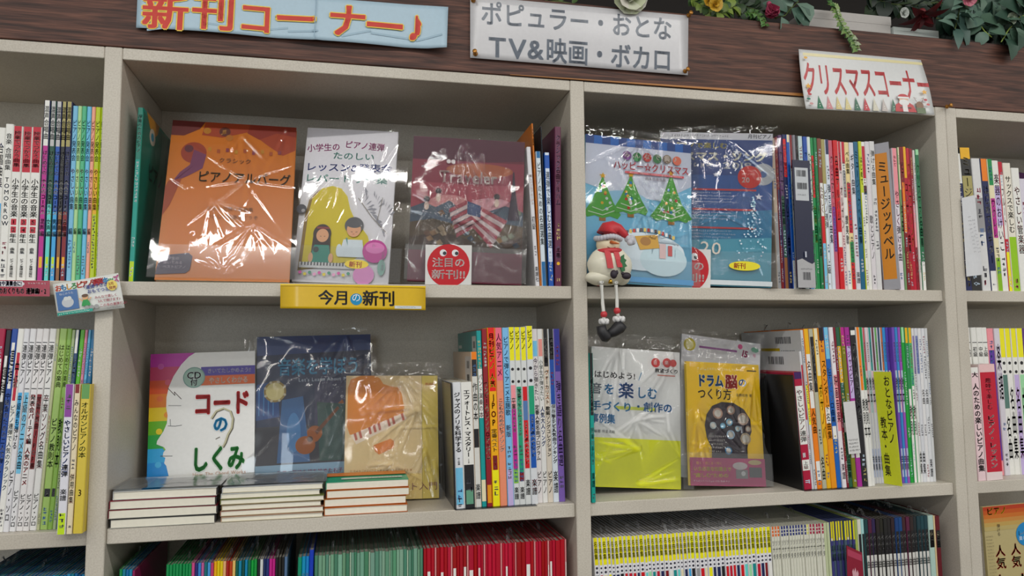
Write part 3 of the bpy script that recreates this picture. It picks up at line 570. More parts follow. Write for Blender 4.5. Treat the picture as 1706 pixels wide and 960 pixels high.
g6 = [(4.5, 'dcdcd0', HS, [('d8744c' if i < 3 else '2c3470' if i < 12 else 'dcd88c' if i == 12 else '9c2c48', 0, .06), ('W', .02, .024), ('W', .04, .044)], [('ソナタ', .08, .2, 'GY')],
     ('orange' if i < 3 else 'navy' if i < 12 else 'pale yellow' if i == 12 else 'crimson')+'-capped cream spine') for i in range(18)]
g6 += [(4.5, 'c4ccac', HS+.001, [], [], 'pale green spine')]*2+[(4.4, '4c5c6c' if i % 2 else '3c3c74', HS+.002, [(vary('dcd420', i), 0, .11), ('C' if i % 3 == 0 else 'dcd420', .1, .115)], [('楽譜', .14, .24, 'LG')], 'yellow-capped dark spine') for i in range(9)]+[(5, 'a4b46c', HS+.003, [], [], 'olive green spine'), (6, 'dcdcd0', HS+.003, [('K', .09, 1)], [], 'white-capped black spine'), (5, 'acd4d4', HS+.003, [('K', .09, 1)], [], 'pale teal-capped black spine')]
dk = ['1c4044', '4c1c34', '2c2048', '241c1c', '202018', '1c1c1c', '1c1a1c', '2c1c20', '1c3c70', '1c4478', '3c2024', '54203c', '2c2020', '1c2428', '1c3840', '1c4048', '1c3c44']
g6 += [(6.2, c, HS+.002, [('17171a', .085, .22), ('d4d4d0', .22, 1)], [('ベスト', .10, .2, 'd0d0d0'), ('曲', .25, .3, 'GY')], 'dark-capped spine with white lettering') for c in dk]
g6 += [(9, 'b4ccc4', HS+.002, [('17171a', .09, .2)], [('名曲', .1, .2, 'C')], 'pale-capped spine'), (3, 'd8c4a0', HS+.001, [], [], 'thin tan spine'), (8, '5c1420', HS, [('17171a', .09, .2)], [('名曲', .1, .2, 'C')], 'maroon-capped last spine')]
run('composer_score', 'book', 'capped composer scores on the bottom shelf', 'beyond yellow-topped run, bottom shelf', S4, .010, 1285, 1566, 1.8, .5, g6, wisps=.3, tops=.3065)
# ---------------------------------------------------------------- books shown face out, leaning back
def face_book(name, bl, tl, tr, Z, Yb, H, tilt, t, cov, label, yaw=0., cat='book', group='books shown face out in the shelves', pages=True, ty=None):
    """bl, tl, tr: x pixels of bottom left, top left, top right of the front cover"""
    th = math.radians(tilt); ya = math.radians(yaw)
    if ty is not None:
        for _ in range(12): H = (at(tl, ty, Yb+H*math.sin(th))[1]-Z)/math.cos(th)
    Yt = Yb+H*math.sin(th); Zt = Z+H*math.cos(th)
    X0 = ax(bl, Z, Yb); X1 = ax(tl, Zt, Yt); roll = math.atan((X1-X0)/H)
    X2 = X1+.2
    for _ in range(6):
        w = (X2-X1)/math.cos(ya); X2 = ax(tr, Zt, Yt-math.sin(ya)*w)
    w = (X2-X1)/math.cos(ya)
    M = Matrix.Rotation(-ya, 4, 'Z') @ Matrix.Rotation(roll, 4, 'Y') @ Matrix.Rotation(-th, 4, 'X')
    root = empty(name, (X0, Yb, Z+.0006+t*math.sin(th)+max(0, w*math.sin(roll)))); root.rotation_euler = M.to_euler()
    e = .0005; c = .0009
    mb = MB(); m = mat(cov, .3)
    mb.box(0, w, 0, e, 0, H, m); mb.box(0, w, t-e, t, 0, H, m); mb.box(0, e, e, t-e, 0, H, m)
    mb.build('cover', root)
    if pages: MB().box(e*1.2, w-.002, e*1.4, t-e*1.4, .0015, H-.0018, PAGES).build('page_block', root)
    tag(root, label, cat, group)
    return root, w, H
def film(root, x0, x1, z0, z1, seed, foci, out=.004, lines=None, amp=1., top=.0, material=None, name='clear_wrapper', wob=1.):
    """crinkled clear film hanging in front of a book face. foci: pinch points (x, z, number of creases, spread in degrees, direction, length)"""
    r = random.Random(seed); seed = seed % 17; nx = int((x1-x0)/.0021); nz = int((z1-z0)/.0021)
    cr = []
    for fx, fz, n, spread, direc, length in foci:
        for i in range(n):
            a = math.radians(direc+spread*((i+.5)/n-.5)+r.uniform(-6, 6)); L = length*r.uniform(.5, 1.1); s = r.uniform(0, .012)
            p = (fx+math.cos(a)*s, fz+math.sin(a)*s); q = (fx+math.cos(a)*L, fz+math.sin(a)*L)
            cr.append((p, q, r.uniform(.0022, .0055), r.uniform(.0005, .0018)*amp))
    for i in range(lines if lines is not None else 7):
        p = (r.uniform(x0, x1), r.uniform(z0, z1)); a = r.uniform(50, 130) if i % 3 else r.uniform(0, 180); L = r.uniform(.03, .11); a = math.radians(a)
        cr.append((p, (p[0]+math.cos(a)*L, p[1]+math.sin(a)*L), r.uniform(.0016, .004), r.uniform(.0004, .0014)*amp))
    gx = np.linspace(x0, x1, nx+1)[None, :].repeat(nz+1, 0); gz = np.linspace(z0, z1, nz+1)[:, None].repeat(nx+1, 1); hh = np.zeros_like(gx)
    z0 = max(z0, .0012); gz = np.linspace(z0, z1, nz+1)[:, None].repeat(nx+1, 1)
    for (p, q, w, a) in cr:
        dx, dz = q[0]-p[0], q[1]-p[1]; L = math.hypot(dx, dz) or 1e-6; ux, uz = dx/L, dz/L
        ex = gx-p[0]; ez = gz-p[1]; s = ex*ux+ez*uz; d = np.abs(ex*uz-ez*ux)
        g = a*(1-d/w)*np.clip((L-s)/L*1.6+.1, 0, 1)*(np.clip((s+w)/w, 0, 1)*.5+.2)
        hh += np.where((s > -w) & (s < L+w) & (d < w), g, 0)
    sd = Vector((seed*3.1, seed*1.7, 0)); N = noise.noise; vs = []
    for j in range(nz+1):
        z = float(gz[j, 0]); k = max(0., (z-(z1-top))/max(top, 1e-5)) if top > 0 else 0.
        for i in range(nx+1):
            x = float(gx[0, i]); h = float(hh[j, i])*1.2+.0014*wob*N(Vector((x*13*wob, z*7*wob, 0))+sd)+.00010*N(Vector((x*60, z*35, 3))+sd)
            if k > 0: h += k*(.004*N(Vector((x*55, z*50, 7))+sd)+.0022*abs(N(Vector((x*140, z*90, 9))+sd)))-k*.002
            m = min(x-x0, x1-x, .01)/.01
            vs.append((x, -out-h*.9*(.3+.7*m), z+(.004*N(Vector((x*60, 1, 5))+sd) if j == nz else 0)))
    fs = [(a, a+1, a+nx+2, a+nx+1) for j in range(nz) for a in range(j*(nx+1), j*(nx+1)+nx)]
    o = MB().add(vs, fs, material or FILM).build(name, root, True)
    return o
def flap(root, x0, x1, z0, z1, out, name='wrapper_pocket'):
    return MB().box(x0, x1, -out-.0004, -out, z0, z1, HAZY_POCKET).build(name, root)
HAZY_POCKET = film_material('pocket_film', .22, .12, .025)

# 1 orange piano album -------------------------------------------------
rt, w, h = face_book('piano_album', 257, 288, 494, M1, .035, .304, 16, .012, 'c67c1c', 'orange piano book face out under creased clear film, upper shelf by green book')
a = Art(w, h)
a.poly([(0, 0), (.26, 0), (.22, .05), (.1, .10), (0, .1)], '632323'); a.poly([(.26, 0), (1, 0), (1, .16), (.9, .2), (.76, .13), (.62, .05), (.4, .1), (.24, .09)], '9c4423')
a.poly([(.62, 0), (1, 0), (1, .07), (.84, .05), (.7, .1), (.6, .06)], '863023')
a.circ(.19, .21, .10, '933c26'); a.circ(.15, .185, .035, '561c2c'); a.circ(.42, .06, .045, '56261c'); a.text('♫', .385, .035, .016, 'b98c59')
a.poly([(.19, .19), (.29, .22), (.27, .31), (.17, .36), (.03, .42), (.02, .44), (.1, .34), (.17, .29)], '703659'); a.poly([(0, .44), (.02, .4), (.12, .38), (.05, .55), (0, .62)], '994829')
a.circ(.28, .06, .03, 'b38033'); a.circ(.46, .1, .03, 'b07326')
for i in range(9): a.rect(.30+.07*i, .17+.01*(i % 2), .325+.07*i, .195+.01*(i % 2), ['b98c33', 'a0532c', '86404c'][i % 3])
a.text('クラシック', .52, .235, .011, '302920', align='c', bold=.01); a.text('ピアノアルバーグ', .235, .325, .024, '2c3323', width=.156, bold=.015)
a.text('ピアノで弾く名曲集', .33, .55, .0085, '634020'); a.text('やさしい名曲をどうぞ', .33, .60, .0085, '634020')
a.poly([(.02, .86), (.23, .84), (.26, .86), (.25, .94), (.22, .96), (0, .97)], '3c3049'); a.text('小学生の', .05, .865, .006, 'a093a0'); a.text('弾いてみる', .05, .89, .006, 'a093a0'); a.text('ベストピアノ', .05, .915, .006, 'a093a0')
a.build(rt)
film(rt, -.012, w+.010, -.0, h+.014, 3, [(w*.55, h*.93, 10, 70, -80, .11), (w*.62, h*.62, 9, 360, -90, .13), (w*.92, h*1.0, 6, 40, -100, .2), (w*.35, h*.5, 6, 90, -60, .13), (w*.7, h*.35, 7, 120, -90, .10), (w*.5, h*.04, 7, 160, 90, .05)], top=.016, lines=10)
flap(rt, -.011, w+.009, .002, h*.20, .0075)
# 2 piano duets for school children ------------------------------------
rt, w, h = face_book('duet_album', 486, 505, 656, M1, .075, .297, 11, .010, 'e4e2e6', 'white piano duet book with yellow piano and two children, face out, upper shelf', yaw=9)
a = Art(w, h)
def tx(t, u, v, s, c, wd, rot=0, b=.02): a.text(t, u, v, s, c, width=wd*w, bold=b, rot=rot)
tx('小学生の', .02, .115, .016, 'b03c84', .36, 6); tx('ピアノ連弾', .42, .075, .016, 'b03c84', .44, -3)
tx('たのしい', .30, .155, .016, '7cb8ac', .46, 0); tx('レッスン&発表会', .02, .235, .018, '384c94', .94, 1.); tx('レパートリー集', .02, .31, .017, '7cb8ac', .9, .5)
pn = [(.08, .92), (.10, .58), (.13, .47), (.22, .405), (.33, .385), (.43, .40), (.50, .45), (.54, .53), (.60, .60), (.68, .65), (.75, .70), (.78, .76), (.76, .80), (.6, .86), (.3, .90)]
a.poly([(u-.035, v+.012) for u, v in pn], '8c7448'); a.poly(pn, 'd8c82c')
for k, (u, v, r, s) in enumerate([(.66, .47, -40, 1), (.72, .53, 20, 1), (.80, .45, -70, 1), (.82, .60, 40, 1), (.72, .42, -100, .8), (.90, .5, -60, 1)]):
    for q in range(5):
        t = math.radians(r+q*16-30); cu, cv = u+.03*q*math.cos(math.radians(r)), v+.015*q; a.poly([(cu, cv), (cu+.05*math.cos(t), cv+.03*math.sin(t)-.008), (cu+.075*math.cos(t), cv+.045*math.sin(t)), (cu+.05*math.cos(t)-.01, cv+.03*math.sin(t)+.01)], '9c9ca4')
a.line([(.62, .46), (.78, .58), (.95, .68)], .0012, '8c8478'); a.line([(.84, .60), (.88, .45)], .0009, '8c8478')
# girl
a.ell(.27, .70, .095, .062, '3a2c2c'); a.poly([(.18, .70), (.36, .70), (.37, .82), (.17, .82)], '3a2c2c'); a.ell(.275, .71, .065, .042, 'e0b494'); a.rect(.21, .655, .34, .668, '8c4444')
a.poly([(.2, .77), (.35, .77), (.39, .88), (.15, .88)], '2c8c7c'); a.ell(.17, .85, .025, .03, 'e0b494'); a.ell(.38, .85, .025, .03, 'e0b494'); a.line([(.25, .715), (.265, .717)], .0008, '3a2c2c'); a.line([(.29, .717), (.305, .715)], .0008, '3a2c2c'); a.ell(.22, .8, .03, .018, '1c2c2c')
# boy
a.ell(.60, .64, .10, .055, '5c5c60'); a.ell(.60, .665, .075, .048, 'e0b494'); a.ell(.60, .625, .09, .03, '5c5c60'); a.poly([(.50, .73), (.70, .73), (.73, .84), (.46, .84)], 'dfe6ea'); a.poly([(.52, .72), (.54, .72), (.55, .77)], '6c9c98'); a.ell(.46, .80, .03, .04, 'dfe6ea'); a.line([(.57, .68), (.59, .682)], .0008, '3a2c2c'); a.line([(.62, .682), (.64, .68)], .0008, '3a2c2c'); a.line([(.59, .695), (.61, .695)], .0008, 'b05050')
a.rect(.06, .88, .68, .915, 'd8d8d8')
for i in range(18): a.rect(.08+.033*i, .88, .095+.033*i, .90, '4c4c50')
for i in range(11): a.circ(.08+.05*i, .945+.01*(i % 2), .018, ['c85c9c', 'd8c860', '4c8c74', 'e0a8c8'][i % 4], 8)
a.circ(.84, .80, .13, 'a83c84'); a.circ(.74, .95, .11, 'c488b4'); a.ell(.84, .78, .10, .035, 'c878ac'); a.ell(.92, .9, .04, .05, '7c9c94')
a.ell(.66, .885, .125, .028, 'e8d030'); a.text('新刊', .58, .868, .0115, 'c03828', bold=.03)
a.text('小学生の連弾', .93, .80, .006, '6c6c74', True)
a.circ(.03, .55, .055, '3c3c44', 10); a.circ(.05, .56, .02, '8c8c90', 8)
a.build(rt)
film(rt, -.006, w+.022, -.0, h+.004, 8, [(w*.45, h*.75, 6, 60, -100, .20), (w*.8, h*.7, 6, 50, 80, .09), (w*.82, h*.22, 8, 90, 80, .10), (w*1.05, h*.5, 4, 40, -90, .12)], lines=6, top=.004)
flap(rt, -.005, w+.021, .002, h*.22, .007)
# 3 travel-themed score -------------------------------------------------
rt, w, h = face_book('song_album', 678, 688, 873, M1, .036, .27, 3, .009, '6c2034', 'maroon book titled Traveler face out, under film behind round-badge card', yaw=7, ty=235)
a = Art(w, h)
a.poly([(0, 0), (1, 0), (1, .14), (0, .2)], '541c34'); a.rect(0, .16, 1, .62, 'a4505c'); a.rect(0, .16, 1, .32, '8c3c4c'); a.ell(.6, .22, .3, .05, 'a86044'); a.ell(.34, .48, .2, .08, 'c08484'); a.ell(.72, .5, .24, .09, 'c8949c')
a.poly([(0, .50), (.12, .46), (.22, .49), (.34, .44), (.45, .5), (.58, .47), (.70, .5), (.84, .46), (1, .5), (1, .62), (0, .62)], '4c5868')
a.poly([(0, .60), (.2, .57), (.5, .62), (.8, .58), (1, .6), (1, .79), (0, .79)], '5c4c3c'); a.poly([(0, .7), (.3, .66), (.6, .72), (1, .68), (1, .79), (0, .79)], '4c3c34')
for i in range(22):
    r = random.Random(i); u = r.uniform(.02, .95); v = r.uniform(.5, .74); a.poly([(u, v), (u+.04, v-.02), (u+.07, v+.01), (u+.03, v+.025)], ['7c8470', '8c6c4c', '3c4450', 'a08c74', '6c5040'][i % 5])
a.poly([(.90, .22), (.91, .22), (.93, .38), (.97, .56), (.86, .56), (.89, .38)], '3c3040')
# striped cloth across the middle
for i in range(7):
    o = .032*i; a.poly([(.36+o*.35, .62-.06+o*.55-.13), (.52+o*.9, .44+o*.42), (.86-o*.45, .60+o*.55), (.70-o*.1, .68+o*.8)] if False else [(.34+.012*i, .50+.028*i), (.50+.01*i, .43+.028*i), (.86-.02*i, .565+.028*i), (.84-.02*i, .59+.028*i), (.5+.01*i, .458+.028*i), (.34+.012*i, .528+.028*i)], '9c4450' if i % 2 == 0 else 'c8b4b4')
a.poly([(.5, .44), (.62, .47), (.62, .55), (.5, .53)], '3c4c74')
for u, v in ((.14, .44), (.24, .38), (.76, .40)): a.circ(u, v, .028, '3c3038', 10); a.ell(u, v+.045, .022, .03, 'd8c4b8', 10)
a.line([(.08, .215), (.15, .19)], .0013, 'c8b8c0'); a.line([(.105, .185), (.12, .203), (.125, .23)], .0010, 'c8b8c0'); a.line([(.082, .205), (.09, .222)], .0008, 'c8b8c0')
a.text('Traveler', .5, .215, .030, 'd8c0bc', width=.52*w, align='c', bold=.02); a.smalltext(.32, .70, .305, .005, 'c8a8a8', 4)
a.rect(0, .79, 1, 1, '6c2038')
a.circ(.32, .17, .02, 'e8e0e0', 8); a.circ(.36, .17, .02, 'e8e0e0', 8)
a.build(rt)
film(rt, -.006, w+.008, 0, h+.002, 14, [(w*.45, h*.95, 8, 60, -85, .26), (w*.62, h*.88, 6, 20, -92, .25), (w*.52, h*.4, 10, 150, 100, .13), (w*.85, h*.8, 4, 20, -95, .22), (w*.85, h*.25, 9, 130, 80, .12), (w*.25, h*.6, 5, 60, -75, .14)], lines=8, amp=1.8, wob=1.4)
flap(rt, -.005, w+.007, .002, h*.24, .0075)
# books behind and dark red slab right of the travel book
# 4 Christmas concert book ----------------------------------------------
rt, w, h = face_book('carol_book', 973, 976, 1151, M1, .022, .28, 3.5, .006, '8cc8e4', 'pale blue Christmas book with three decorated trees, face out behind the snowman', ty=233)
a = Art(w, h)
a.rect(0, 0, 1, .06, '2c6cb8')
for i in range(0, 13, 2): a.rect(i/13, 0, (i+1)/13, .06, '1c4484')
a.poly([(0, .06), (1, .06), (1, .30), (.7, .42), (.3, .40), (0, .34)], 'd8dce8'); a.ell(.35, .45, .25, .08, 'a8d0e8')
def tree(u, v, s, flip=1):
    a.rect(u-.03, v, u+.03, v+.03, 'a87848')
    a.poly([(u, v-.33*s), (u+.06, v-.2*s), (u+.1, v-.12*s), (u+.2*s, v-.02), (u+.14, v+.01), (u+.07, v-.005), (u, v+.012), (u-.07, v-.005), (u-.14, v+.01), (u-.2*s, v-.02), (u-.1, v-.12*s), (u-.06, v-.2*s)], '5ca84c')
    for k in range(12):
        r = random.Random(k+int(u*99)); q = r.random(); cu = u+(r.random()-.5)*.26*(1-q); a.circ(cu, v-.02-.24*s*q, .014, ['c83c34', 'e0b040', 'd8e0e0', '3c84b8'][k % 4], 8)
    for q in (.1, .2): a.line([(u-.17*(1-q*2.2), v-.3*q), (u, v-.3*q+.02), (u+.16*(1-q*2.2), v-.3*q-.02)], .0015, 'e0ecdc')
    a.poly([(u+.035*math.cos(math.radians(90+k*36))*(1 if k % 2 == 0 else .45), v-.33*s-.022*math.sin(math.radians(90+k*36))*(1 if k % 2 == 0 else .45)) for k in range(10)], 'e0b034')
tree(.16, .56, .85); tree(.42, .52, .8); tree(.80, .55, 1.)
for i, (c, ch) in enumerate((('7c4c8c', 'み'), ('3c7c4c', 'ん'), ('b83c34', 'な'), ('3c7c4c', 'で'), ('6c5c4c', '奏'), ('b8604c', '♪'))):
    a.circ(.38+.095*i, .125+(.004 if i % 2 else 0), .042, c, 14); a.text(ch, .38+.095*i, .098, .012, 'e8e0d8', align='c', bold=.02)
a.text('ハッピー☆クリスマス', .25, .165, .018, 'c84c54', width=w*.72, bold=.02); a.rect(.36, .235, .92, .25, 'b84c54'); a.smalltext(.40, .9, .237, .003, 'e8e0e0', 3); a.text('器楽合奏曲集', .55, .262, .007, '6c5c64')
a.ell(.52, .78, .40, .13, 'd4e0e8'); a.ell(.72, .83, .22, .11, 'c4d8e0')
for i in range(16):
    t = i/15*math.pi; a.rect(.3+.5*i/15, .66-.02*math.sin(t)*2, .325+.5*i/15, .685-.02*math.sin(t)*2, ['b84c44', 'e8e8e8', '5c4c4c', 'd8c07c'][i % 4])
a.poly([(.45, .68), (.66, .66), (.68, .75), (.5, .77)], 'c8a05c'); a.ell(.55, .71, .05, .03, 'a0784c'); a.rect(.68, .72, .74, .82, 'd0b8b8'); a.rect(.76, .73, .80, .80, 'b86060')
a.rect(.3, .955, 1, .99, '5c9ccc')
for u, v in ((.62, .35), (.7, .48), (.55, .3), (.95, .45)):
    for k in range(3): t = math.radians(60*k); a.line([(u-.03*math.cos(t), v-.022*math.sin(t)), (u+.03*math.cos(t), v+.022*math.sin(t))], .0008, 'e8f0f4')
a.build(rt)
film(rt, .0, w+.014, -.002, h+.016, 21, [(w*.5, h*1.0, 9, 120, -95, .16), (w*.45, h*.75, 6, 80, -60, .16), (w*.8, h*.85, 6, 60, -100, .2), (w*.7, h*.5, 6, 200, 100, .12), (w*.6, h*.3, 7, 150, 60, .10), (w*.97, h*.6, 4, 30, -90, .2)], top=.02, lines=9, amp=1.4, wob=1.2)
flap(rt, .001, w+.013, .001, h*.17, .0075)
# 5 Christmas songs magazine ---------------------------------------------
rt, w, h = face_book('carol_magazine', 1094, 1098, 1284, M1, .073, .29, 1.5, .0045, '2c5494', 'blue Christmas songs magazine dated 2019 with yellow oval sticker, face out, upper shelf', yaw=18, ty=231)
a = Art(w, h)
a.rect(0, 0, 1, .045, 'dcdce0'); a.smalltext(.1, .62, .012, .005, '6c6c74', 1); a.text('月刊ピアノ', .78, .006, .009, '2c3444', bold=.02)
a.rect(0, .045, 1, .28, '24407c'); a.poly([(0, .56), (1, .5), (1, .72), (0, .74)], '3c84ac'); a.poly([(0, .72), (1, .68), (1, 1), (0, 1)], '68b0c4')
a.text('ピアノで楽しむ', .10, .065, .0125, 'd8d080', width=.5*w, bold=.02); a.text('クリスマス・ソング', -.0, .125, .0195, 'e8e8e0', width=.95*w, bold=.03, outline=('8c7c2c', .02)); a.text('セレクション', .12, .205, .010, 'd8d4c0', width=.35*w, rot=3); a.text('2019', .56, .185, .018, 'c8ccd0', width=.26*w, bold=.02)
a.circ(.92, .27, .10, 'b8bcc0'); a.circ(.92, .27, .03, '5c74a0'); a.circ(.80, .29, .105, 'c43c34'); a.text('ピアノソロ', .73, .262, .005, 'e8d8d0'); a.text('20', .73, .285, .014, 'f0e8e0', bold=.03); a.text('曲', .86, .29, .006, 'f0e8e0')
for i, (u, v) in enumerate(((.30, .37), (.30, .50), (.30, .62))):
    a.rect(u, v, .86, v+.012, 'c44c50')
    for k in range(4 if i == 0 else 3): a.smalltext(u, u+.34+.05*(k % 2), v+.022+k*.020, .0035, 'd4dce8', i*5+k)
for i, v in enumerate((.33, .38, .46)): a.smalltext(.02, .2, v, .0035, 'c44c50' if i == 0 else 'd4dce8', i)
for u, v, s in ((.68, .13, 1), (.5, .28, .8), (.25, .44, 1), (.88, .42, 1.1)): a.poly([(u+.035*s*math.cos(math.radians(90+k*36))*(1 if k % 2 == 0 else .4), v-.022*s*math.sin(math.radians(90+k*36))*(1 if k % 2 == 0 else .4)) for k in range(10)], 'e4e8f0')
for i in range(90):
    r = random.Random(i); q = r.random(); a.circ(.83+(r.random()-.5)*.36*q, .42+.45*q, .008, ['e0ecf4', 'b8dce8', '94c4d8'][i % 3], 6)
a.text('20', .36, .70, .034, 'd8d0c4', width=.2*w, rot=-3); a.poly([(.40, .86), (.42, .80), (.43, .78), (.44, .80), (.46, .86), (.47, .95), (.39, .95)], 'cfe4ec')
a.poly([(.1, .52), (.2, .50), (.22, .54), (.15, .6), (.1, .58), (.16, .55)], 'd4e4ee')
a.ell(.76, .87, .135, .03, 'e8dc30'); a.text('新刊', .665, .852, .0115, 'c03828', bold=.03)
a.rect(.2, .965, 1, .995, 'd4dce0')
a.build(rt)
film(rt, -.004, w+.014, -.0, h+.014, 33, [(w*.3, h*1.02, 6, 30, -92, .3), (w*.75, h*.62, 9, 100, -80, .12), (w*.6, h*.95, 6, 60, -70, .16), (w*.2, h*.35, 5, 100, 60, .1), (w*.5, h*.5, 6, 360, 0, .1)], top=.016, lines=8)
flap(rt, -.004, w+.013, 0, h*.22, .0075)

# lower shelf -------------------------------------------------------------
# 6 chord theory book
rt, w, h = face_book('chord_book', 243, 251, 425, L1, .150, .2665, 6, .012, 'ececea', 'white chord theory book with rainbow stripe and face profile, standing behind left stack', ty=592)
a = Art(w, h*.86, lambda x, z, o: (x, -o, z+h*.14)); a.rect(.29, .99, 1, 1.163, 'ececea'); a.rect(0, .99, .3, 1.163, '3c8cd0')
band = ['b03c9c', 'b84468', 'c8583c', 'cf7c34', 'd8c030', '6cac3c', '3c9c4c', '4ca4d8', '3c8cd0']
for i, c in enumerate(band): a.rect(0, i/9.6, .42, (i+1)/9.6, c)
for i in range(7): a.circ(.10+.07*(i % 2), .1+.125*i, .03, ['c05ca8', 'c85c70', 'd0704c', 'd89044', 'e0cc50', '80b858', '60b4e0'][i], 12)
a.poly([(.42, .0), (1, 0), (1, 1), (.2, 1), (.2, .94), (.175, .86), (.155, .84), (.165, .80), (.14, .79), (.145, .76), (.165, .74), (.15, .72), (.08, .695), (.085, .67), (.14, .60), (.17, .54), (.175, .48), (.16, .42), (.16, .34), (.18, .26), (.22, .18), (.29, .09), (.36, .03)], 'ececea')
a.line([(.17, .27), (.24, .33), (.23, .30), (.30, .36)], .0013, '4c3c38'); a.line([(.18, .405), (.3, .41)], .0009, '3c3c40'); a.line([(.18, .56), (.25, .565), (.31, .56)], .0010, '3c3c40'); a.line([(.2, .51), (.205, .56)], .0008, '3c3c40'); a.line([(.12, .785), (.23, .79)], .0010, '3c3c40')
a.rect(.48, .115, 1, .185, '4a3c94'); a.rect(.46, .185, 1, .26, 'cf6a2c'); a.text('きいてたしかめよう!!', .54, .128, .0095, 'e4e0ec', width=.42*w, bold=.02); a.text('やさしくわかる', .555, .198, .0125, 'f0e4dc', width=.38*w, bold=.03)
a.circ(.415, .195, .105, '7c9c94'); a.circ(.415, .195, .095, '9cb8ac'); a.circ(.415, .195, .03, 'b8ccc4'); a.text('CD', .415, .14, .017, '2c3434', align='c', bold=.02, outline=('e8ecec', .03)); a.text('付', .415, .205, .013, '2c3434', align='c', bold=.02, outline=('e8ecec', .03))
a.text('コード', .41, .305, .046, 'c43430', width=.55*w, bold=.045, outline=('f4f0f0', .03))
ear = [(.585, .52), (.63, .465), (.70, .445), (.765, .47), (.79, .53), (.78, .6), (.745, .65), (.72, .71), (.70, .74), (.66, .73)]
a.line([(u+.008, v+.004) for u, v in ear], .003, '4c4430'); a.line(ear, .003, 'c0bca0'); a.line([(.63, .68), (.67, .665)], .0012, '5c5444'); a.text('の', .60, .50, .031, '3c9cd0', width=.15*w, bold=.045, outline=('eef4f8', .03))
a.text('しくみ', .40, .73, .046, '2c8c3c', width=.51*w, bold=.045, outline=('f0f4f0', .03)); a.text('How The Chord Works', .42, .92, .009, 'c4a08c', width=.5*w); a.text('竹内雅樹 著', .78, .958, .006, '3c3c40')
a.build(rt)
# 7 children's book with the figures left out
rt, w, h = face_book('picture_songbook', 424, 428, 617, L1, .150, .298, 8, .010, '2c3448', 'dark blue songbook with pale blue title, in large glossy clear bag')
a = Art(w, h)
a.rect(0, 0, 1, .79, '2c3450'); a.poly([(0, 0), (1, 0), (1, .10), (0, .12)], '3c4c7c'); a.poly([(.0, .3), (.18, .28), (.2, .5), (0, .52)], '2c4c84')
for i in range(4): a.rect(.02+.04*i, .33, .03+.04*i, .49, '4c7cb0')
a.rect(0, .56, 1, .79, '3a3840'); a.poly([(.5, .3), (1, .25), (1, .56), (.5, .56)], '3c3c58')
a.text('音楽を学ぼう', .18, .14, .034, '8cd0f0', width=.72*w, bold=.018, outline=('2c4c8c', .02)); a.text("Let's Learn About Music", .36, .262, .0095, 'd0d8e4', width=.5*w, bold=.01)
a.circ(.16, .345, .095, '9c8450'); a.circ(.16, .345, .078, 'd8cc98')
for k in range(8): t = math.radians(45*k+20); a.circ(.16+.088*math.cos(t), .345+.088*w/h*math.sin(t), .012, 'c8c0a8', 8)
# a guitar leaning in the middle
a.ell(.42, .68, .085, .055, '9c5c30'); a.ell(.49, .62, .065, .045, '9c5c30'); a.circ(.46, .645, .025, '4c2c1c'); a.poly([(.50, .60), (.70, .45), (.715, .465), (.52, .62)], '6c4024'); a.poly([(.69, .44), (.74, .41), (.755, .43), (.71, .47)], '9c5c30')
a.poly([(.22, .40), (.40, .38), (.46, .78), (.18, .78)], '486c98'); a.poly([(.52, .42), (.80, .44), (.84, .78), (.54, .78)], '34504c'); a.ell(.32, .60, .06, .12, '5c88b4')
a.ell(.42, .68, .085, .055, '9c5c30'); a.ell(.50, .61, .065, .045, '9c5c30'); a.circ(.46, .645, .025, '4c2c1c'); a.poly([(.50, .60), (.70, .45), (.715, .465), (.52, .62)], '6c4024')
a.rect(0, .79, 1, 1, '9cb8cc'); a.text('世界に興味を持ち始めたお子さまに!', .18, .825, .0085, 'b04c74', width=.7*w, bold=.02); a.text('本を読みながら、音楽をより身近に楽しめる!', .04, .875, .0085, '2c4454', width=.9*w, bold=.02)
a.build(rt)
film(rt, -.022, w+.010, 0, h+.014, 52, [(w*.78, h*1.0, 8, 60, -95, .14), (w*.92, h*.85, 9, 80, -110, .16), (w*.85, h*.5, 8, 50, -95, .18), (-.012, h*1.0, 5, 20, -90, .08), (w*.78, h*.75, 6, 360, 0, .05)], top=.016, lines=4, amp=1.6, wob=1.6)
# 8 beige piano primer
rt, w, h = face_book('piano_primer', 572, 577, 729, L1, .105, .224, 12, .009, 'e8d08c', 'beige piano primer with orange grand piano picture, behind the right stack')
a = Art(w, h)
a.rect(0, 0, 1, .8, 'e0cca4'); a.rect(.82, 0, 1, 1, 'd8c474'); a.rect(.82, .0, .826, 1, 'a8985c')
a.poly([(.02, .42), (.02, .10), (.05, .03), (.16, 0), (.30, -.0), (.36, .02), (.40, .07), (.48, .09), (.56, .10), (.60, .15), (.63, .27), (.62, .31), (.10, .49), (.05, .48)], 'd99454')
a.poly([(.06, .485), (.62, .31), (.66, .36), (.12, .56)], 'e8dccc')
for i in range(11):
    if i in (2, 6, 9): continue
    u = .09+.05*i; v = .475-.0155*i; a.poly([(u, v), (u+.025, v-.008), (u+.045, v+.047), (u+.02, v+.055)], 'b86c5c')
a.poly([(.30, .57), (.48, .52), (.52, .54), (.52, .59), (.36, .645), (.32, .62)], 'd88c54'); a.text('新装版', .86, .06, .006, 'b84c34'); a.smalltext(.06, .7, .76, .005, 'b88c5c', 2)
a.text('ピアノ', .06, .80, .016, '8c5c5c', width=.3*w); a.text('ト入門', .68, .87, .015, '8c5c4c', width=.31*w)
a.build(rt)
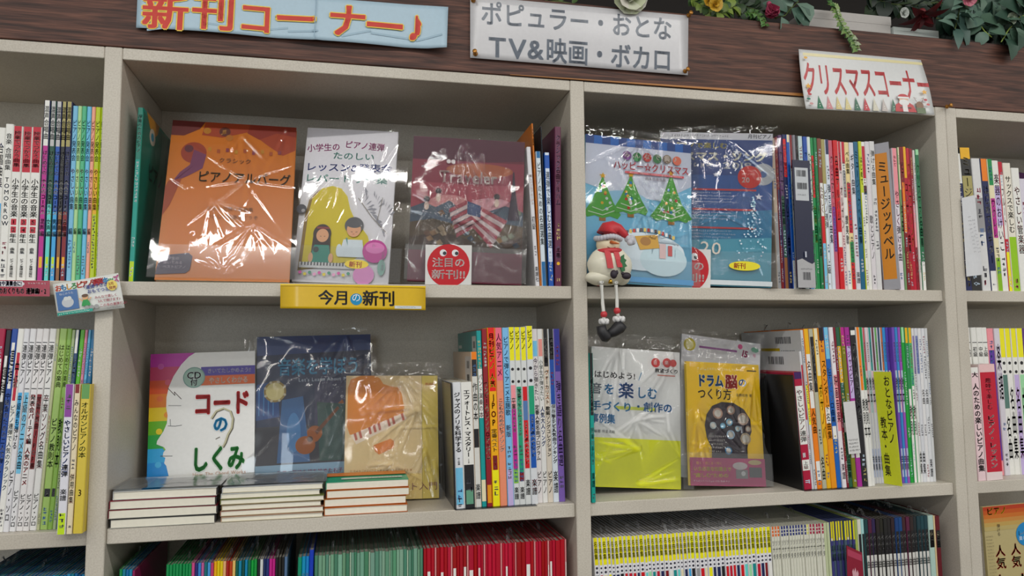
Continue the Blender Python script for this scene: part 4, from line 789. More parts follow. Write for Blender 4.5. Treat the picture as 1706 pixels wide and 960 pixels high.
film(rt, -.004, w+.006, -.0, h+.024, 60, [(w*.6, h*1.0, 10, 120, -80, .12), (w*.78, h*.75, 10, 160, -100, .13), (w*.85, h*.4, 8, 50, -95, .12), (w*.5, h*.3, 8, 160, -100, .08), (w*.95, h*.3, 6, 20, -90, .06)], top=.02, lines=14, amp=1.8, wob=1.7)
# 9 music-making handbook
rt, w, h = face_book('handbook', 982, 986, 1133, L1, .072, .262, 7, .010, 'f0f0ee', 'white and lime handbook with blue title in a clear bag, lower shelf')
a = Art(w, h)
a.rect(0, .655, 1, 1, 'eef02c'); a.text('はじめよう!', .03, .175, .0145, '3c3c40', width=.46*w, bold=.03); a.line([(.53, .23), (.56, .17)], .0015, '3c84b0')
a.text('音', -.0, .265, .022, '8c94a0', bold=.03); a.text('を', .14, .265, .022, '3c94cc', bold=.03); a.text('楽', .30, .25, .032, '2c5c9c', bold=.03); a.text('しむ', .50, .275, .024, '3c94cc', width=.24*w, bold=.03)
a.rect(.26, .425, .72, .448, 'd0d870'); a.text('手づくり', .0, .395, .019, '3c94cc', width=.46*w, bold=.03); a.text('・創作の', .47, .385, .0195, '3c7cb8', width=.44*w, bold=.03); a.text('事例集', .0, .485, .019, '3c94cc', width=.27*w, bold=.03)
a.circ(.72, .09, .05, 'c84c4c'); a.circ(.85, .085, .05, 'c84c4c'); a.circ(.92, .085, .04, 'c84c4c'); a.text('音', .69, .072, .009, 'eee4e0'); a.text('楽', .82, .068, .009, 'eee4e0'); a.text('と', .775, .08, .006, '3c3c40'); a.text('教室づくり', .71, .13, .009, '3c3434', width=.27*w, bold=.03); a.rect(.74, .178, .94, .185, 'c86c5c')
a.text('編著 坪能克裕', .04, .60, .0065, '4c4c50')
a.build(rt)
film(rt, -.012, w+.024, -.004, h+.028, 71, [(w*.3, h*1.05, 6, 40, -100, .34), (w*.5, h*.5, 10, 200, -60, .07), (w*.55, h*.28, 8, 60, 175, .10), (w*.9, h*1.0, 6, 70, -110, .10), (w*1.02, h*.2, 6, 80, 90, .08), (w*.5, h*.03, 5, 40, 10, .1)], top=.034, lines=10, amp=2.0, wob=1.8)
flap(rt, w+.001, w+.023, .001, h*.26, .009)
# 10 magazine behind, 11 drum book
rt, w, h = face_book('drum_magazine', 1128, 1137, 1268, L1, .088, .280, 7, .006, 'd8d8dc', 'white drum magazine with pink numeral rising behind the yellow drum book')
a = Art(w, h)
a.circ(.10, .07, .075, 'd0c04c'); a.circ(.10, .07, .05, 'e0d890'); a.rect(.22, .07, .70, .085, '8c4c8c'); a.text('15', .76, .05, .018, 'c84c84', bold=.04, rot=-12); a.circ(.74, .04, .03, 'c84c84'); a.ell(.93, .05, .05, .02, '6ca48c'); a.text('号', .9, .08, .008, 'c84c84')
a.rect(.0, .92, 1, 1, 'c8ccd0')
a.build(rt)
rt, w, h = face_book('drum_book', 1150, 1143, 1264, L1, .058, .236, 8, .008, 'f0cc1c', 'yellow drum training book with head full of drums, pink band, in clear bag')
a = Art(w, h)
a.smalltext(.15, .78, .045, .0055, 'f0e8c8', 5); a.rect(.83, .05, .96, .06, '3c3430')
a.text('ドラム', .14, .10, .026, '2c6cac', width=.36*w, bold=.05, outline=('f0f0ec', .02)); a.text('脳', .52, .095, .029, 'c43c34', width=.17*w, bold=.04, outline=('f0f0ec', .02)); a.text('の', .70, .12, .018, '2c6cac', width=.12*w, bold=.03, outline=('f0f0ec', .02)); a.text('つくり方', .14, .215, .023, '34302c', width=.46*w, bold=.02); a.text('長野祐亮 著', .66, .25, .0065, '4c4430')
hd = [(.24, .62), (.22, .52), (.25, .43), (.33, .36), (.46, .325), (.62, .33), (.76, .38), (.84, .46), (.85, .56), (.80, .64), (.78, .70), (.78, .78), (.30, .78), (.30, .70)]
a.poly(hd, '2c2430')
for u, v, r, c in ((.40, .42, .085, 'b49484'), (.58, .39, .07, 'a88878'), (.74, .46, .095, 'b09c90'), (.33, .52, .055, 'b8c8cc'), (.46, .52, .045, '7cb4d0'), (.55, .49, .055, '8cc4e0'), (.66, .54, .045, '9cc0d0'), (.56, .59, .07, 'a8c0d4'), (.76, .62, .09, 'b8a890'), (.80, .54, .05, 'a08878'), (.52, .72, .06, '4c84b0')): a.circ(u, v, r*.8, c, 14); a.circ(u, v, r*.55, 'd0ccc4' if c[0] != '7' else 'b0d4e4', 12)
for k in range(5): a.smalltext(.26, .50-.02*k, .60+.03*k, .004, 'e0dcd8', k)
a.rect(0, .78, 1, 1, 'b44474'); a.text('聴く・感じる・叩く', .08, .81, .006, 'e8c060'); a.text('いま必要な知識まで', .04, .85, .0085, 'ece070', width=.5*w, bold=.03); a.text('"癒しむ"ための', .04, .90, .0085, 'ece070', width=.46*w, bold=.03); a.smalltext(.04, .5, .955, .004, 'e8d0d8', 9)
a.ell(.66, .84, .1, .03, 'c8c0c0'); a.ell(.86, .81, .09, .02, 'c8b890'); a.rect(.60, .87, .76, .94, '8c8c8c'); a.rect(.78, .85, .95, .93, '54585c'); a.circ(.7, .9, .03, 'd0d0d0', 10)
a.build(rt)
film(rt, -.008, w+.014, 0, h+.062, 83, [(w*.5, h*1.2, 9, 300, -90, .05), (w*.75, h*1.22, 8, 200, -90, .07), (w*.9, h*.9, 7, 60, -110, .14), (w*.12, h*.6, 4, 30, -85, .2), (w*.75, h*.25, 8, 100, 130, .14), (w*.5, h*.5, 5, 360, 0, .1)], top=.064, lines=12, amp=2.0, wob=1.8)
flap(rt, -.007, w+.013, 0, h*.26, .0085)
# 12 magazine at right edge of the bottom shelf
rt, w, h = face_book('popular_magazine', 1659, 1637, 1770, S4, .012, .335, 0, .006, 'b8ac84', 'magazine with red top and beige body, face out at the lower right corner', ty=846)
a = Art(w, h)
r_ = ['ac4430', 'b85c38', 'c07444', 'c08c58', 'bca068', 'b8a878']
for i in range(6): a.rect(0, i*.025, 1, (i+1)*.025+.001, r_[i])
a.text('ピアノ', .04, .005, .016, 'd8b83c', bold=.03)
a.text('人気', .17, .24, .024, 'b8342c', True, bold=.02); a.text('人気', .36, .24, .024, 'b8342c', True, bold=.02); a.text('曲集', .34, .43, .04, 'b8342c', bold=.03); a.text('大全集', .14, .42, .03, 'b8342c', True, bold=.03)
a.circ(.5, .19, .12, '2c84bc'); a.text('レベル別', .40, .165, .011, 'e8eef2', bold=.02); a.text('楽しく', .41, .20, .009, 'e8eef2'); a.text('弾ける', .17, .11, .008, '4c4438', True)
for i in range(14): a.smalltext(.01, .09, .18+.02*i, .003, '6c6450', i)
for i in range(10): a.smalltext(.48, .95, .30+.024*i, .003, '6c6450', i)
a.build(rt)
# purple cover behind on the upper shelf of the right bookcase
rt, w, h = face_book('purple_album', 1650, 1655, 1830, M1, .215, .283, 2, .008, '683c6c', 'purple album face out behind the short spines, upper shelf of right bookcase')
a = Art(w, h); a.text('ピアノ', .12, .1, .05, 'c8b0cc', width=.4*w, rot=-8); a.ell(.5, .5, .3, .2, '7c5484'); a.build(rt)

# green book leaning at the left end of the upper shelf
X = ax(213, M1, .035); rt = book('green_songbook', X, .035, M1+.0002, .0085, .216, .291, '2c7c6c', [('34a094', .3, .88), ('LM', .88, 1)], [('保育のためのピアノ', .04, .26, 'W')], -1.2)
tag(rt, 'green book edge-on against the left post, upper shelf, lettering on its teal spine', 'book')
a = Art(.216, .291, lambda x, z, o: (o, x, z))
a.rect(0, 0, 1, .02, '2c9c8c'); a.poly([(.1, 0), (.5, 0), (.46, .06), (.36, .10), (.22, .07)], 'c89434'); a.ell(.3, .11, .09, .05, 'd0c8b8'); a.ell(.3, .11, .045, .025, '3c8ca4'); a.ell(.5, .4, .3, .2, '38806c'); a.text('ピアノ', .22, .27, .034, '1c3434', bold=.03); a.ell(.85, .2, .1, .2, '2c6458'); a.build(rt)
f = film(rt, .0, .222, 0, .297, 91, [(.05, .28, 3, 60, -60, .12), (.12, .2, 3, 30, -90, .16), (.17, .25, 3, 20, -90, .2)], out=0, top=.004, lines=2, amp=.6, material=THIN)
for v in f.data.vertices: x, y, z = v.co; v.co = (-y+.0015, x, z)
# orange and black magazines behind the thin spines
for p0, p1, yy, hh, cv_, tx_, lb_, ln_ in ((900.0, 902.8, .016, .2975, 'c07428', ('名曲', .03, .14, 'W'), 'tall orange magazine rising behind the white leaning spine', 2.5), (911.6, 913.3, .014, .292, '20242c', ('音楽誌', .02, .15, 'LB'), 'tall black magazine rising between pale blue and blue spines', 1.7)):
    X = ax(p0, M1, yy); tag(book('tall_magazine', X, yy, M1+.0002, ax(p1, M1, yy)-X-.0003, .21, hh, cv_, [], [tx_], ln_), lb_, 'book', 'thin books at the right end of the new-book shelf')
# barcodes on the backs of the books that rise behind the bookends
def back_art(rt, bars, h):
    ob = [c for c in rt.children if c.name.startswith('cover')][0]; d = max(v.co.y for v in ob.data.vertices)
    a = Art(d, h, lambda x, z, o: (-o, d-x, z), eps=.00001)
    for (u0, v0, u1, v1, c) in bars:
        if c == 'b': a.barcode(u0, v0, u1, v1)
        else: a.rect(u0, v0, u1, v1, c)
    a.build(rt, 'back_print')
back_art(b2[3], [(.02, .06, .26, .22, '4c8c84'), (.04, .08, .22, .10, 'c8d0cc'), (.78, .03, .97, .45, 'b8bcb8'), (.82, .06, .93, .10, 'b'), (.82, .14, .93, .18, 'b')], .303)
back_art(b2[2], [(.70, .03, .97, .60, 'c4c0bc'), (.78, .06, .90, .11, 'b'), (.78, .15, .90, .20, 'b')], .266)
back_art(b3[2], [(0, 0, 1, 1, 'd0d0d2'), (.60, .04, .85, .085, 'b'), (.68, .13, .9, .15, 'b'), (.35, .115, .66, .14, 'b8a040')], .303)
back_art(b3[1], [(.50, .04, .75, .10, 'b'), (.55, .15, .80, .20, 'b'), (0, .26, 1, .275, '7c5c9c')], .262)
# teal-black narrow book at the left end of the third bay, lower shelf
X = ax(986, L1, .004); tag(book('narrow_book', X, .004, L1+.0002, .0075, .2, .262, '2a9a90', [('K', 0, .42)], [('音楽づくり実践', .17, .40, 'W'), ('授業の手引き', .5, .75, 'W'), ('楽譜', .8, .9, 'K')], .2), 'narrow teal book with black top against the middle post, lower shelf', 'book')
# navy barcoded card-sized book standing out of the long row
Y = -.004
rt, w, h = face_book('navy_booklet', 1329, 1306+14, 1349, M1, Y, .250, 1, .0025, '20243c', 'navy booklet with barcode label standing out of the long upper right row', yaw=0)
a = Art(w, h)
a.rect(.10, .06, .86, .32, 'c4c8cc'); a.barcode(.2, .08, .74, .13); a.barcode(.22, .18, .76, .23); a.smalltext(.2, .7, .27, .003, '5c5c60', 3)
a.poly([(0, .79), (.3, .775), (.6, .80), (.85, .815), (1, .80), (1, 1), (0, 1)], 'b0b0b2'); a.barcode(.3, .88, .72, .94, n=7); a.smalltext(.2, .8, .85, .003, '5c5c60', 1); a.circ(.5, .74, .05, 'b8bcc8', 8); a.rect(.45, .72, .55, .765, 'b8bcc8')
a.build(rt)

# ---------------------------------------------------------------- bookends
BK = mat('1c1c1e', .38, 'painted_metal')
def bookend(X, Y, Z, dep, h, base, label, lean=1.7, shade='3c3c40'):
    t = tag(empty('bookend', (X, Y, Z+.0001), (0, 0, 0)), label, 'bookend')
    q = MB(); th = math.tan(math.radians(lean)); n = 6
    q.add([(-.0016-z*th, y, z) for z in (.0, h) for y in (0, dep)]+[(-.0004-z*th, y, z) for z in (.0, h) for y in (0, dep)], [(0, 2, 3, 1), (4, 5, 7, 6), (0, 4, 6, 2), (1, 3, 7, 5), (2, 6, 7, 3), (0, 1, 5, 4)], mat(shade, .3, 'painted_metal', .3)); q.build('upright_plate', t)
    q = MB(); q.tube([(-.001, -.0008, 0), (-.001-h*th, -.0008, h), (-.001-h*th, dep, h)], .0013, BK, 6); q.build('rolled_edge', t)
    MB().box(-.001, base, -.004, dep*.6, -.00009, .00003, BK).build('base_plate', t)
    return t
X = ax(758.5, L1, .012); bookend(X, .010, L1, .125, .212, .142, 'black metal bookend holding the short white spines, lower shelf second bay', shade='58585c')
X = ax(1338, L1, .012); bookend(X, .010, L1, .150, .216, .115, 'black metal bookend left of the short crimson spine, lower right shelf', 3.4, '18181a')

# ---------------------------------------------------------------- stacks of lying books, fore edges to the front
def lying(name, pL, pR, Y, Z, t, d, cov, label, group, rot=0., cov2=None, n=3):
    X0 = ax(pL, Z, Y); X1 = ax(pR, Z, Y); w = X1-X0
    rt = empty(name, (X0, Y, Z), (0, 0, math.radians(rot))); s = RND.uniform(0, .0015)
    def sheet(z, e, m, nm):
        vs = []; fs = []; nx = 8
        for i in range(nx+1):
            x = w*i/nx; b = .0006*math.sin(math.pi*i/nx)*(1 if z > t/2 else .2)
            vs += [(x, -s, z+b), (x, d, z+b*.5), (x, d, z+e+b*.5), (x, -s, z+e+b)]
        for i in range(nx):
            for k in range(4): a_, b_ = i*4+k, i*4+(k+1) % 4; fs.append((a_, b_, b_+4, a_+4))
        fs += [(3, 2, 1, 0), (nx*4, nx*4+1, nx*4+2, nx*4+3)]
        MB().add(vs, fs, m).build(nm, rt)
    sheet(0, .0005, mat(cov2 or cov, .35), 'back_cover'); sheet(t-.0007, .0006, mat(cov, .35), 'front_cover')
    MB().box(.001, w-.0012, .0006, d-.002, .0007, t-.0008, mat('f0ecdc', .7, 'pages')).build('page_block', rt)
    MB().box(-.0002, .0006, 0, d, .0001, t-.0002, mat(cov, .35)).build('spine', rt)
    tag(rt, label, 'book', group); return rt, w
order = ['bottom', 'second from bottom', 'third from bottom', 'fourth from bottom', 'fifth from bottom']
cv = [('2c2c2c', 'cfd0c8'), ('7c2c34', 'c8c8c0'), ('8c2438', 'c8c8c0'), ('9c2c3c', 'ccccc8')]
z = L1+.0006
for i in range(4):
    t = .0128
    rt, w = lying('chord_book', 183+[0, -3, -1, 5][i], 361+[-3, 0, -2, 0][i], .006+.002*i, z, t, .115, cv[i][0] if i < 3 else 'd4d8d8', ('top' if i == 3 else order[i])+' book of the left stack, lower shelf, cream page edges forward', 'chord books stacked in front of their display copy', .4*(i % 2), cv[i][1]); z += t+.0010
    MB().box(w-.0008, w+.0014, .001, .02, .002, t-.001, mat('201c1c', .5)).build('spine_end', rt)
a = Art(w, .115, lambda x, zz, o: (x, zz, t+.0012+o)); a.rect(.26, .1, .44, .98, '3c8cc4'); a.rect(.44, .1, .98, .98, 'd8dada'); a.rect(0, 0, .26, 1, 'cdd2d4'); a.build(rt, 'front_print')
f = film(rt, -.004, w+.006, 0, .112, 101, [(w*.9, .05, 8, 120, 180, .06), (w*.4, .03, 5, 60, 0, .08)], out=0, lines=10, material=HAZY)
for v in f.data.vertices: x, y, zz = v.co; v.co = (x, zz, t+.0035-y*.7)
z = L1+.0006
for i in range(6):
    t = .0078 if i < 5 else .0086
    rt, w = lying('picture_songbook', 367+[1, 0, 2, 0, 1, 3][i], 538+[0, 1, -3, 2, -5, 0][i], .008+.0016*i, z, t, .130, ['b8947c', 'a87c6c', '9c8c6c', '7c8450', 'd8dcdc', 'c8ccd0'][i], ('top' if i == 5 else order[i])+' book of the middle stack, lower shelf, second bay', 'songbooks stacked in front of the dark blue songbook', .3*(i % 3), 'd0c8b0'); z += t+.0009
a = Art(w, .130, lambda x, zz, o: (x, zz, t+.0012+o)); a.rect(.02, .02, .98, .9, 'c4ccd2'); a.rect(.05, .5, .5, .9, '8ca8bc'); a.smalltext(.1, .6, .75, .004, '5c7484', 3); a.rect(.68, .8, .86, .9, 'b09088'); a.build(rt, 'front_print')
f = film(rt, -.006, w+.006, -.006, .116, 103, [(w*.2, .05, 8, 160, 20, .08), (w*.7, .08, 9, 200, 180, .07), (w*.9, .02, 6, 90, 120, .05)], out=0, lines=12, material=HAZY, amp=1.3)
for v in f.data.vertices: x, y, zz = v.co; v.co = (x, zz, t+.0035-y*.8)
z = L1+.0006
for i in range(4):
    t = .0124
    rt, w = lying('primer_copy', 540+[0, 0, 4, 3][i], 679+[0, -2, 3, 2][i], .014+.002*i, z, t, .085, ['c46c34', 'b4703c', 'c0703c', '3ca07c'][i], ('top' if i == 3 else order[i])+' book of the right stack, orange edges, before the beige primer', 'green and orange books stacked at the right', .5*(i % 2), 'c06c3c'); z += t+.0009
a = Art(w, .085, lambda x, zz, o: (x, zz, t+.0013+o)); a.rect(0, 0, 1, .42, 'd08034'); a.rect(.18, .66, .93, .82, 'cfdcd4'); a.smalltext(.5, .9, .70, .005, '4c4c40', 4); a.ell(.3, .74, .1, .05, 'e4ece8'); a.build(rt, 'front_print')
# ---------------------------------------------------------------- signs and cards
def pin(px, py, Y, label, grp='brass push pins holding the signs', c='b47c34'):
    x, z = at(px, py, Y); t = empty('push_pin', (x, Y, z), (math.radians(RND.uniform(-8, 8)), 0, math.radians(RND.uniform(-25, 25)))); m = mat(c, .3, 'pin', .5)
    q = MB(); q.tube([(0, .0, 0), (0, -.0015, 0), (0, -.003, 0), (0, -.0075, 0), (0, -.009, 0), (0, -.0115, 0), (0, -.0125, 0)], [.0042, .0045, .0026, .0023, .0036, .0042, .003], m, 12); q.build('pin_head', t, True)
    MB().tube([(0, .006, 0), (0, 0, 0)], .0005, mat('b8b8bc', .3, 'steel', 1.), 6).build('needle', t)
    tag(t, label, 'pin', grp); return t
def sheet(name, quad, Y, label, cat, col, bulge=lambda u, v: 0., nu=24, nv=10, rough=.3, thick=.0004, coat=0.):
    """paper sheet through four pixel corners (tl, tr, br, bl) on plane Y; bulge(u, v) lifts it towards the viewer's side"""
    P = [Vector((at(px, py, Y)[0], Y, at(px, py, Y)[1])) for px, py in quad]
    org = P[3]; rt = tag(empty(name, org), label, cat); P = [p-org for p in P]
    def fn(u, v, o=0.):
        p = (P[0]*(1-u)+P[1]*u)*(1-v)+(P[3]*(1-u)+P[2]*u)*v; return (p.x, p.y-bulge(u, v)-o, p.z)
    vs = []; fs = []
    for k, o in ((0, thick), (1, 0)):
        for j in range(nv+1):
            for i in range(nu+1): vs.append(fn(i/nu, j/nv, o))
    N = (nu+1)*(nv+1)
    for j in range(nv):
        for i in range(nu):
            a_ = j*(nu+1)+i; fs.append((a_, a_+nu+1, a_+nu+2, a_+1)); fs.append((N+a_, N+a_+1, N+a_+nu+2, N+a_+nu+1))
    edge = [i for i in range(nu+1)]+[j*(nu+1)+nu for j in range(1, nv+1)]+[nv*(nu+1)+i for i in range(nu-1, -1, -1)]+[j*(nu+1) for j in range(nv-1, 0, -1)]
    for a_, b_ in zip(edge, edge[1:]+edge[:1]): fs.append((a_, b_, N+b_, N+a_))
    MB().add(vs, fs, mat(col, rough, 'paper', 0, coat)).build('paper', rt, True if nu > 6 else False)
    W = (P[1]-P[0]).length; Hh = (P[3]-P[0]).length
    art = Art(W, Hh, lambda x, zz, o: fn(x/W, 1-zz/Hh, o+thick), rough=rough, eps=.00012); art.curved = .008 if nu > 3 else 0
    return rt, art, W, Hh
# new-release banner
rt, a, w, h = sheet('banner', [(231, -22), (746, 14), (742, 86), (228, 48)], -.003, 'long pale blue paper banner with red yellow-edged letters on brown board', 'sign', 'b4cfe0',
    lambda u, v: .004+.006*abs(math.sin(u*7.3))*(v*.7+.3)+(.010*max(0, u-.93)/.07)*(v)+.003*math.exp(-((u-.556)/.008)**2), rough=.45, nu=48)
def bt(t, x0, x1, y0, y1, base=True):
    # place a glyph by photo pixels along the banner
    u = (x0-229)/515.; uu = (x1-229)/515.
    top_l = lambda u: -22+36*u; bot = lambda u: 48+38*u
    v0 = (y0-top_l(u))/(bot(u)-top_l(u)); return u, v0
for x0, y0, x1, y1 in ((246, 52, 300, 46), (330, 40, 372, 46), (400, 52, 470, 47), (470, 53, 522, 53), (560, 62, 610, 52), (610, 56, 690, 66), (690, 68, 735, 60)):
    a.line([((x0-229)/515., (y0+14-36*(x0-229)/515.+8)/72+.03), ((x1-229)/515., (y1+14-36*(x1-229)/515.+8)/72+.03)], .0034, 'a4bccb')
for t, x0, x1, y0, sz in (('新', 236, 310, -9, 62), ('刊', 314, 384, -8, 62), ('コ', 386, 446, 2, 58), ('ー', 444, 520, 2, 60), ('ナ', 534, 602, 6, 60), ('ー', 596, 670, 14, 60), ('♪', 676, 730, 16, 60)):
    u, v = bt(t, x0, x1, y0, 0); k = w/515*1.02
    a.text(t, u, v, sz*k, 'c8443c', width=(x1-x0)*k, bold=.028, outline=('ecd070', .022))
a.rect(.553, 0, .556, 1, '9cb4c4'); a.build(rt, 'printed_shadow', 'lettering')
# popular music sign
rt, a, w, h = sheet('section_sign', [(783, -6), (1146, 27), (1145, 126), (783, 97)], -.004, 'white laminated sign with two lines of grey letters, pinned to brown board', 'sign', 'd4d4d8',
    lambda u, v: .002+.0015*math.sin(math.pi*u)*math.sin(math.pi*v), rough=.24, nu=20)
k = w/363
def st(t, x0, x1, y, sz, bold=.025): u = (x0-783)/363.; a.text(t, u, (y-(-6+33*u))/(103-3.6*u), sz*k, '6c7480', width=(x1-x0)*k, bold=bold)
st('ポピュラー・おとな', 799, 1118, 1.5, 41); st('TV', 810, 874, 55, 44); st('&', 872, 902, 60, 42); st('映画・ボカロ', 903, 1118, 63, 42)
a.build(rt, 'print', 'lettering')
pin(792, 90, -.0065, 'brass pin at the lower left corner of the white section sign'); pin(1147, 26, -.0065, 'brass pin at the upper right corner of the white section sign'); pin(1141, 119, -.0065, 'brass pin at the lower right corner of the white section sign'); pin(788, 1, -.0065, 'brass pin at the upper left corner of the white section sign')
pin(1577, 178, -.0062, 'brass pin pushed into the rail above the double post')
# Christmas corner sign
rt, a, w, h = sheet('christmas_sign', [(1329, 83), (1532, 101), (1546, 196), (1334, 186)], -.010, 'white Christmas corner sign with tall red letters and small trees, curling off board', 'sign', 'dadcdc',
    lambda u, v: .003+.014*v*v+.007*math.sin(math.pi*v)*u, rough=.30, nu=20, nv=14)
a.rect(.03, .05, 1, .10, 'e4dcb4', 8); a.text('クリスマスコーナー', .01, .185, w*.27, 'b02c34', width=w*1.0, bold=.02)
for i, (u, c) in enumerate(((.11, '2c6c50'), (.18, 'c88c90'), (.25, 'd0c090'), (.32, 'd4c898'), (.39, '1c5c44'), (.46, 'b0303c'), (.53, 'ccc8b8'), (.60, 'b8b0ac'), (.675, '1c5c44'))):
    a.poly([(u-.025, .985), (u+.025, .985), (u, .76)], c)
    for q in range(2): a.circ(u, .9+.04*q, .004, 'e8e8e0', 6)
a.poly([(.68, .98), (.69, .86), (.74, .8), (.79, .8), (.83, .86), (.85, .98)], 'b02c34'); a.circ(.76, .78, .035, 'dcb8a0'); a.ell(.76, .82, .04, .055, 'e4e4e4'); a.ell(.76, .72, .04, .05, 'b02c34', 16, 180, 360); a.rect(.715, .72, .805, .75, 'e8e8e8'); a.rect(.72, .9, .81, .92, '2c2424'); a.rect(.74, .84, .78, .98, 'e4e0e0')
a.ell(.88, .86, .03, .07, '7c5c44'); a.rect(.85, .90, .92, 1., '5c6c4c'); a.line([(.86, .8), (.84, .72), (.86, .74)], .0012, '6c4c3c'); a.line([(.9, .8), (.92, .72), (.9, .74)], .0012, '6c4c3c')
for u, v in ((.035, .62), (.935, .62)): a.poly([(u+.025*math.cos(math.radians(90+q*36))*(1 if q % 2 == 0 else .45), v-.05*math.sin(math.radians(90+q*36))*(1 if q % 2 == 0 else .45)) for q in range(10)], 'dca84c')
for u, v, c in ((.035, .76, 'b03c48'), (.02, .84, '2c6c5c'), (.035, .92, 'c89c9c'), (.93, .76, 'b03c48'), (.945, .84, 'c86c6c'), (.035, .15, 'd8a84c')): a.ell(u, v, .015, .02, c, 10)
a.build(rt, 'print', 'lettering')
# this month's new releases: folded yellow shelf card
rt, a, w, h = sheet('shelf_card', [(467, 473), (709, 477), (709, 517), (467, 514)], -.006, 'yellow shelf card with black letters and one blue dot, below white duet book', 'sign', 'e0b81c', lambda u, v: .001*math.sin(math.pi*u), rough=.25, nu=8)
k = w/242
def yt(t, x0, x1, y0, sz, c='2a2824', b=.03): u = (x0-467)/242.; a.text(t, u, (y0-(473+4*u))/40., sz*k, c, width=(x1-x0)*k, bold=b)
yt('今月', 528, 580, 483, 26); a.circ((591-467)/242., .59, .041, '2c8cb8'); yt('の', 583, 599, 488, 16, 'f4f8f8', .01); yt('新刊', 601, 657, 484, 27); a.rect(.78, .83, .97, .95, 'd8dcdc'); a.smalltext(.80, .93, .86, .0022, '3c6c8c', 2)
a.rect(0, .0, 1, .07, 'e8c840', 4); a.build(rt, 'print', 'lettering')
b = MB().box(0, w, .0015, .0022, h-.001, h+.030, mat('d8b01c', .3)); 
# round badge cards
def badge(quad, Y, label, cut=0):
    rt, a, w, h = sheet('badge_card', quad, Y, label, 'card', 'dcdcda', lambda u, v: .0005*u, nu=2, nv=2, rough=.3)
    o = -cut
    a.circ(.5+o*.0, .52, .46, 'b83038', 32)
    a.circ(.38, .20, .075, 'e8e8ea', 14); a.circ(.64, .20, .075, 'e8e8ea', 14); a.circ(.41, .21, .04, '2c343c', 12); a.circ(.67, .21, .04, '2c343c', 12)
    a.text('注目の', .5, .32, h*.25, 'eee8e6', width=w*.72, align='c', bold=.02); a.text('新刊!!', .5, .62, h*.25, 'eee8e6', width=w*.74, align='c', bold=.02)
    a.build(rt, 'print', 'lettering'); return rt
badge([(709, 408), (786, 409), (785, 475), (708, 474)], .010, 'white card with round red eyed badge before the maroon book')
badge([(1107, 414), (1184, 416), (1183, 480), (1106, 479)], .0335, 'white card with round red badge half hidden by the pale blue Christmas book')
# duet kids card taped over the left post
rt, a, w, h = sheet('promotion_card', [(88, 474), (197, 455), (208, 513), (96, 528)], -.008, 'small tilted white advertising card over the left post below upper shelf', 'card', 'dfe2de', lambda u, v: .004*math.sin(math.pi*u)*v, nu=10, nv=6, rough=.25)
for i, (ch, c) in enumerate(zip('おもしろピアノ連弾キッズ', ['c8503c', '3c84b8', 'd8a034', '4c9c5c', 'c8503c', 'c8503c', 'c8503c', 'b8343c', 'b8343c', '3c84b8', '4c9c5c', 'b84c84'])): a.text(ch, .02+.08*i, .05, .0105, c, width=.0098, bold=.035)
a.rect(.03, .26, .35, .84, '5474a4'); a.ell(.19, .62, .09, .15, 'c8ccd0'); a.ell(.17, .50, .035, .06, 'd8dcdc'); a.ell(.22, .50, .035, .06, 'd8dcdc'); a.text('ねこのうた', .08, .31, .004, 'dce0e8')
a.text('「連弾うさぎの', .42, .20, .0062, '44549c', bold=.03); a.text('おもてつき」', .50, .34, .0062, '44549c', bold=.03)
a.circ(.88, .32, .08, 'e0cc70'); a.text('2月', .83, .22, .005, 'b05c34', bold=.03); a.text('発売', .83, .34, .005, 'b05c34', bold=.03)
a.circ(.46, .55, .045, 'd8ac84', 12); a.ell(.46, .50, .05, .05, '5c4434'); a.poly([(.42, .62), (.50, .62), (.53, .80), (.39, .80)], '3c9454'); a.line([(.42, .65), (.37, .56)], .0015, 'd8ac84'); a.line([(.5, .65), (.55, .57)], .0015, 'd8ac84')
for i in range(3): a.circ(.47+.07*i, .86, .035, '9c9c9c', 10)
a.text('みんなで楽しく', .60, .56, .0045, 'b84c5c', bold=.02); a.text('3人で弾けます♪', .64, .68, .0045, 'b84c5c', bold=.02); a.text('この本の連弾だよ!', .66, .81, .0045, 'b84c5c', bold=.02)
a.rect(.02, .90, .55, .985, '3c9c8c'); a.smalltext(.04, .5, .92, .0025, 'dcecea', 3); a.smalltext(.76, .97, .93, .002, '3c3c40', 4); a.build(rt, 'print', 'lettering')
# red shelf label, left bay
rt, a, w, h = sheet('shelf_label', [(-60, 466), (83, 468), (83, 494), (-60, 493)], -.001, 'crimson shelf-edge label with white letters at the left frame edge', 'label', 'a82c44', nu=4, nv=2, rough=.2)
a.rect(0, .05, .68, .40, 'dcdce0', 1); a.circ(.68, .22, .022, 'dcdce0', 10); a.text('発表会や演奏会に!', .30, .04, .0085, '3c4c9c', width=.37*w, bold=.04); a.text('ピアノのおくりもの 連弾編1・2', .25, .46, .0105, 'e8dce0', width=.71*w, bold=.04); a.smalltext(.74, .97, .12, .0035, 'e0ccd0', 5)
a.build(rt, 'print', 'lettering')
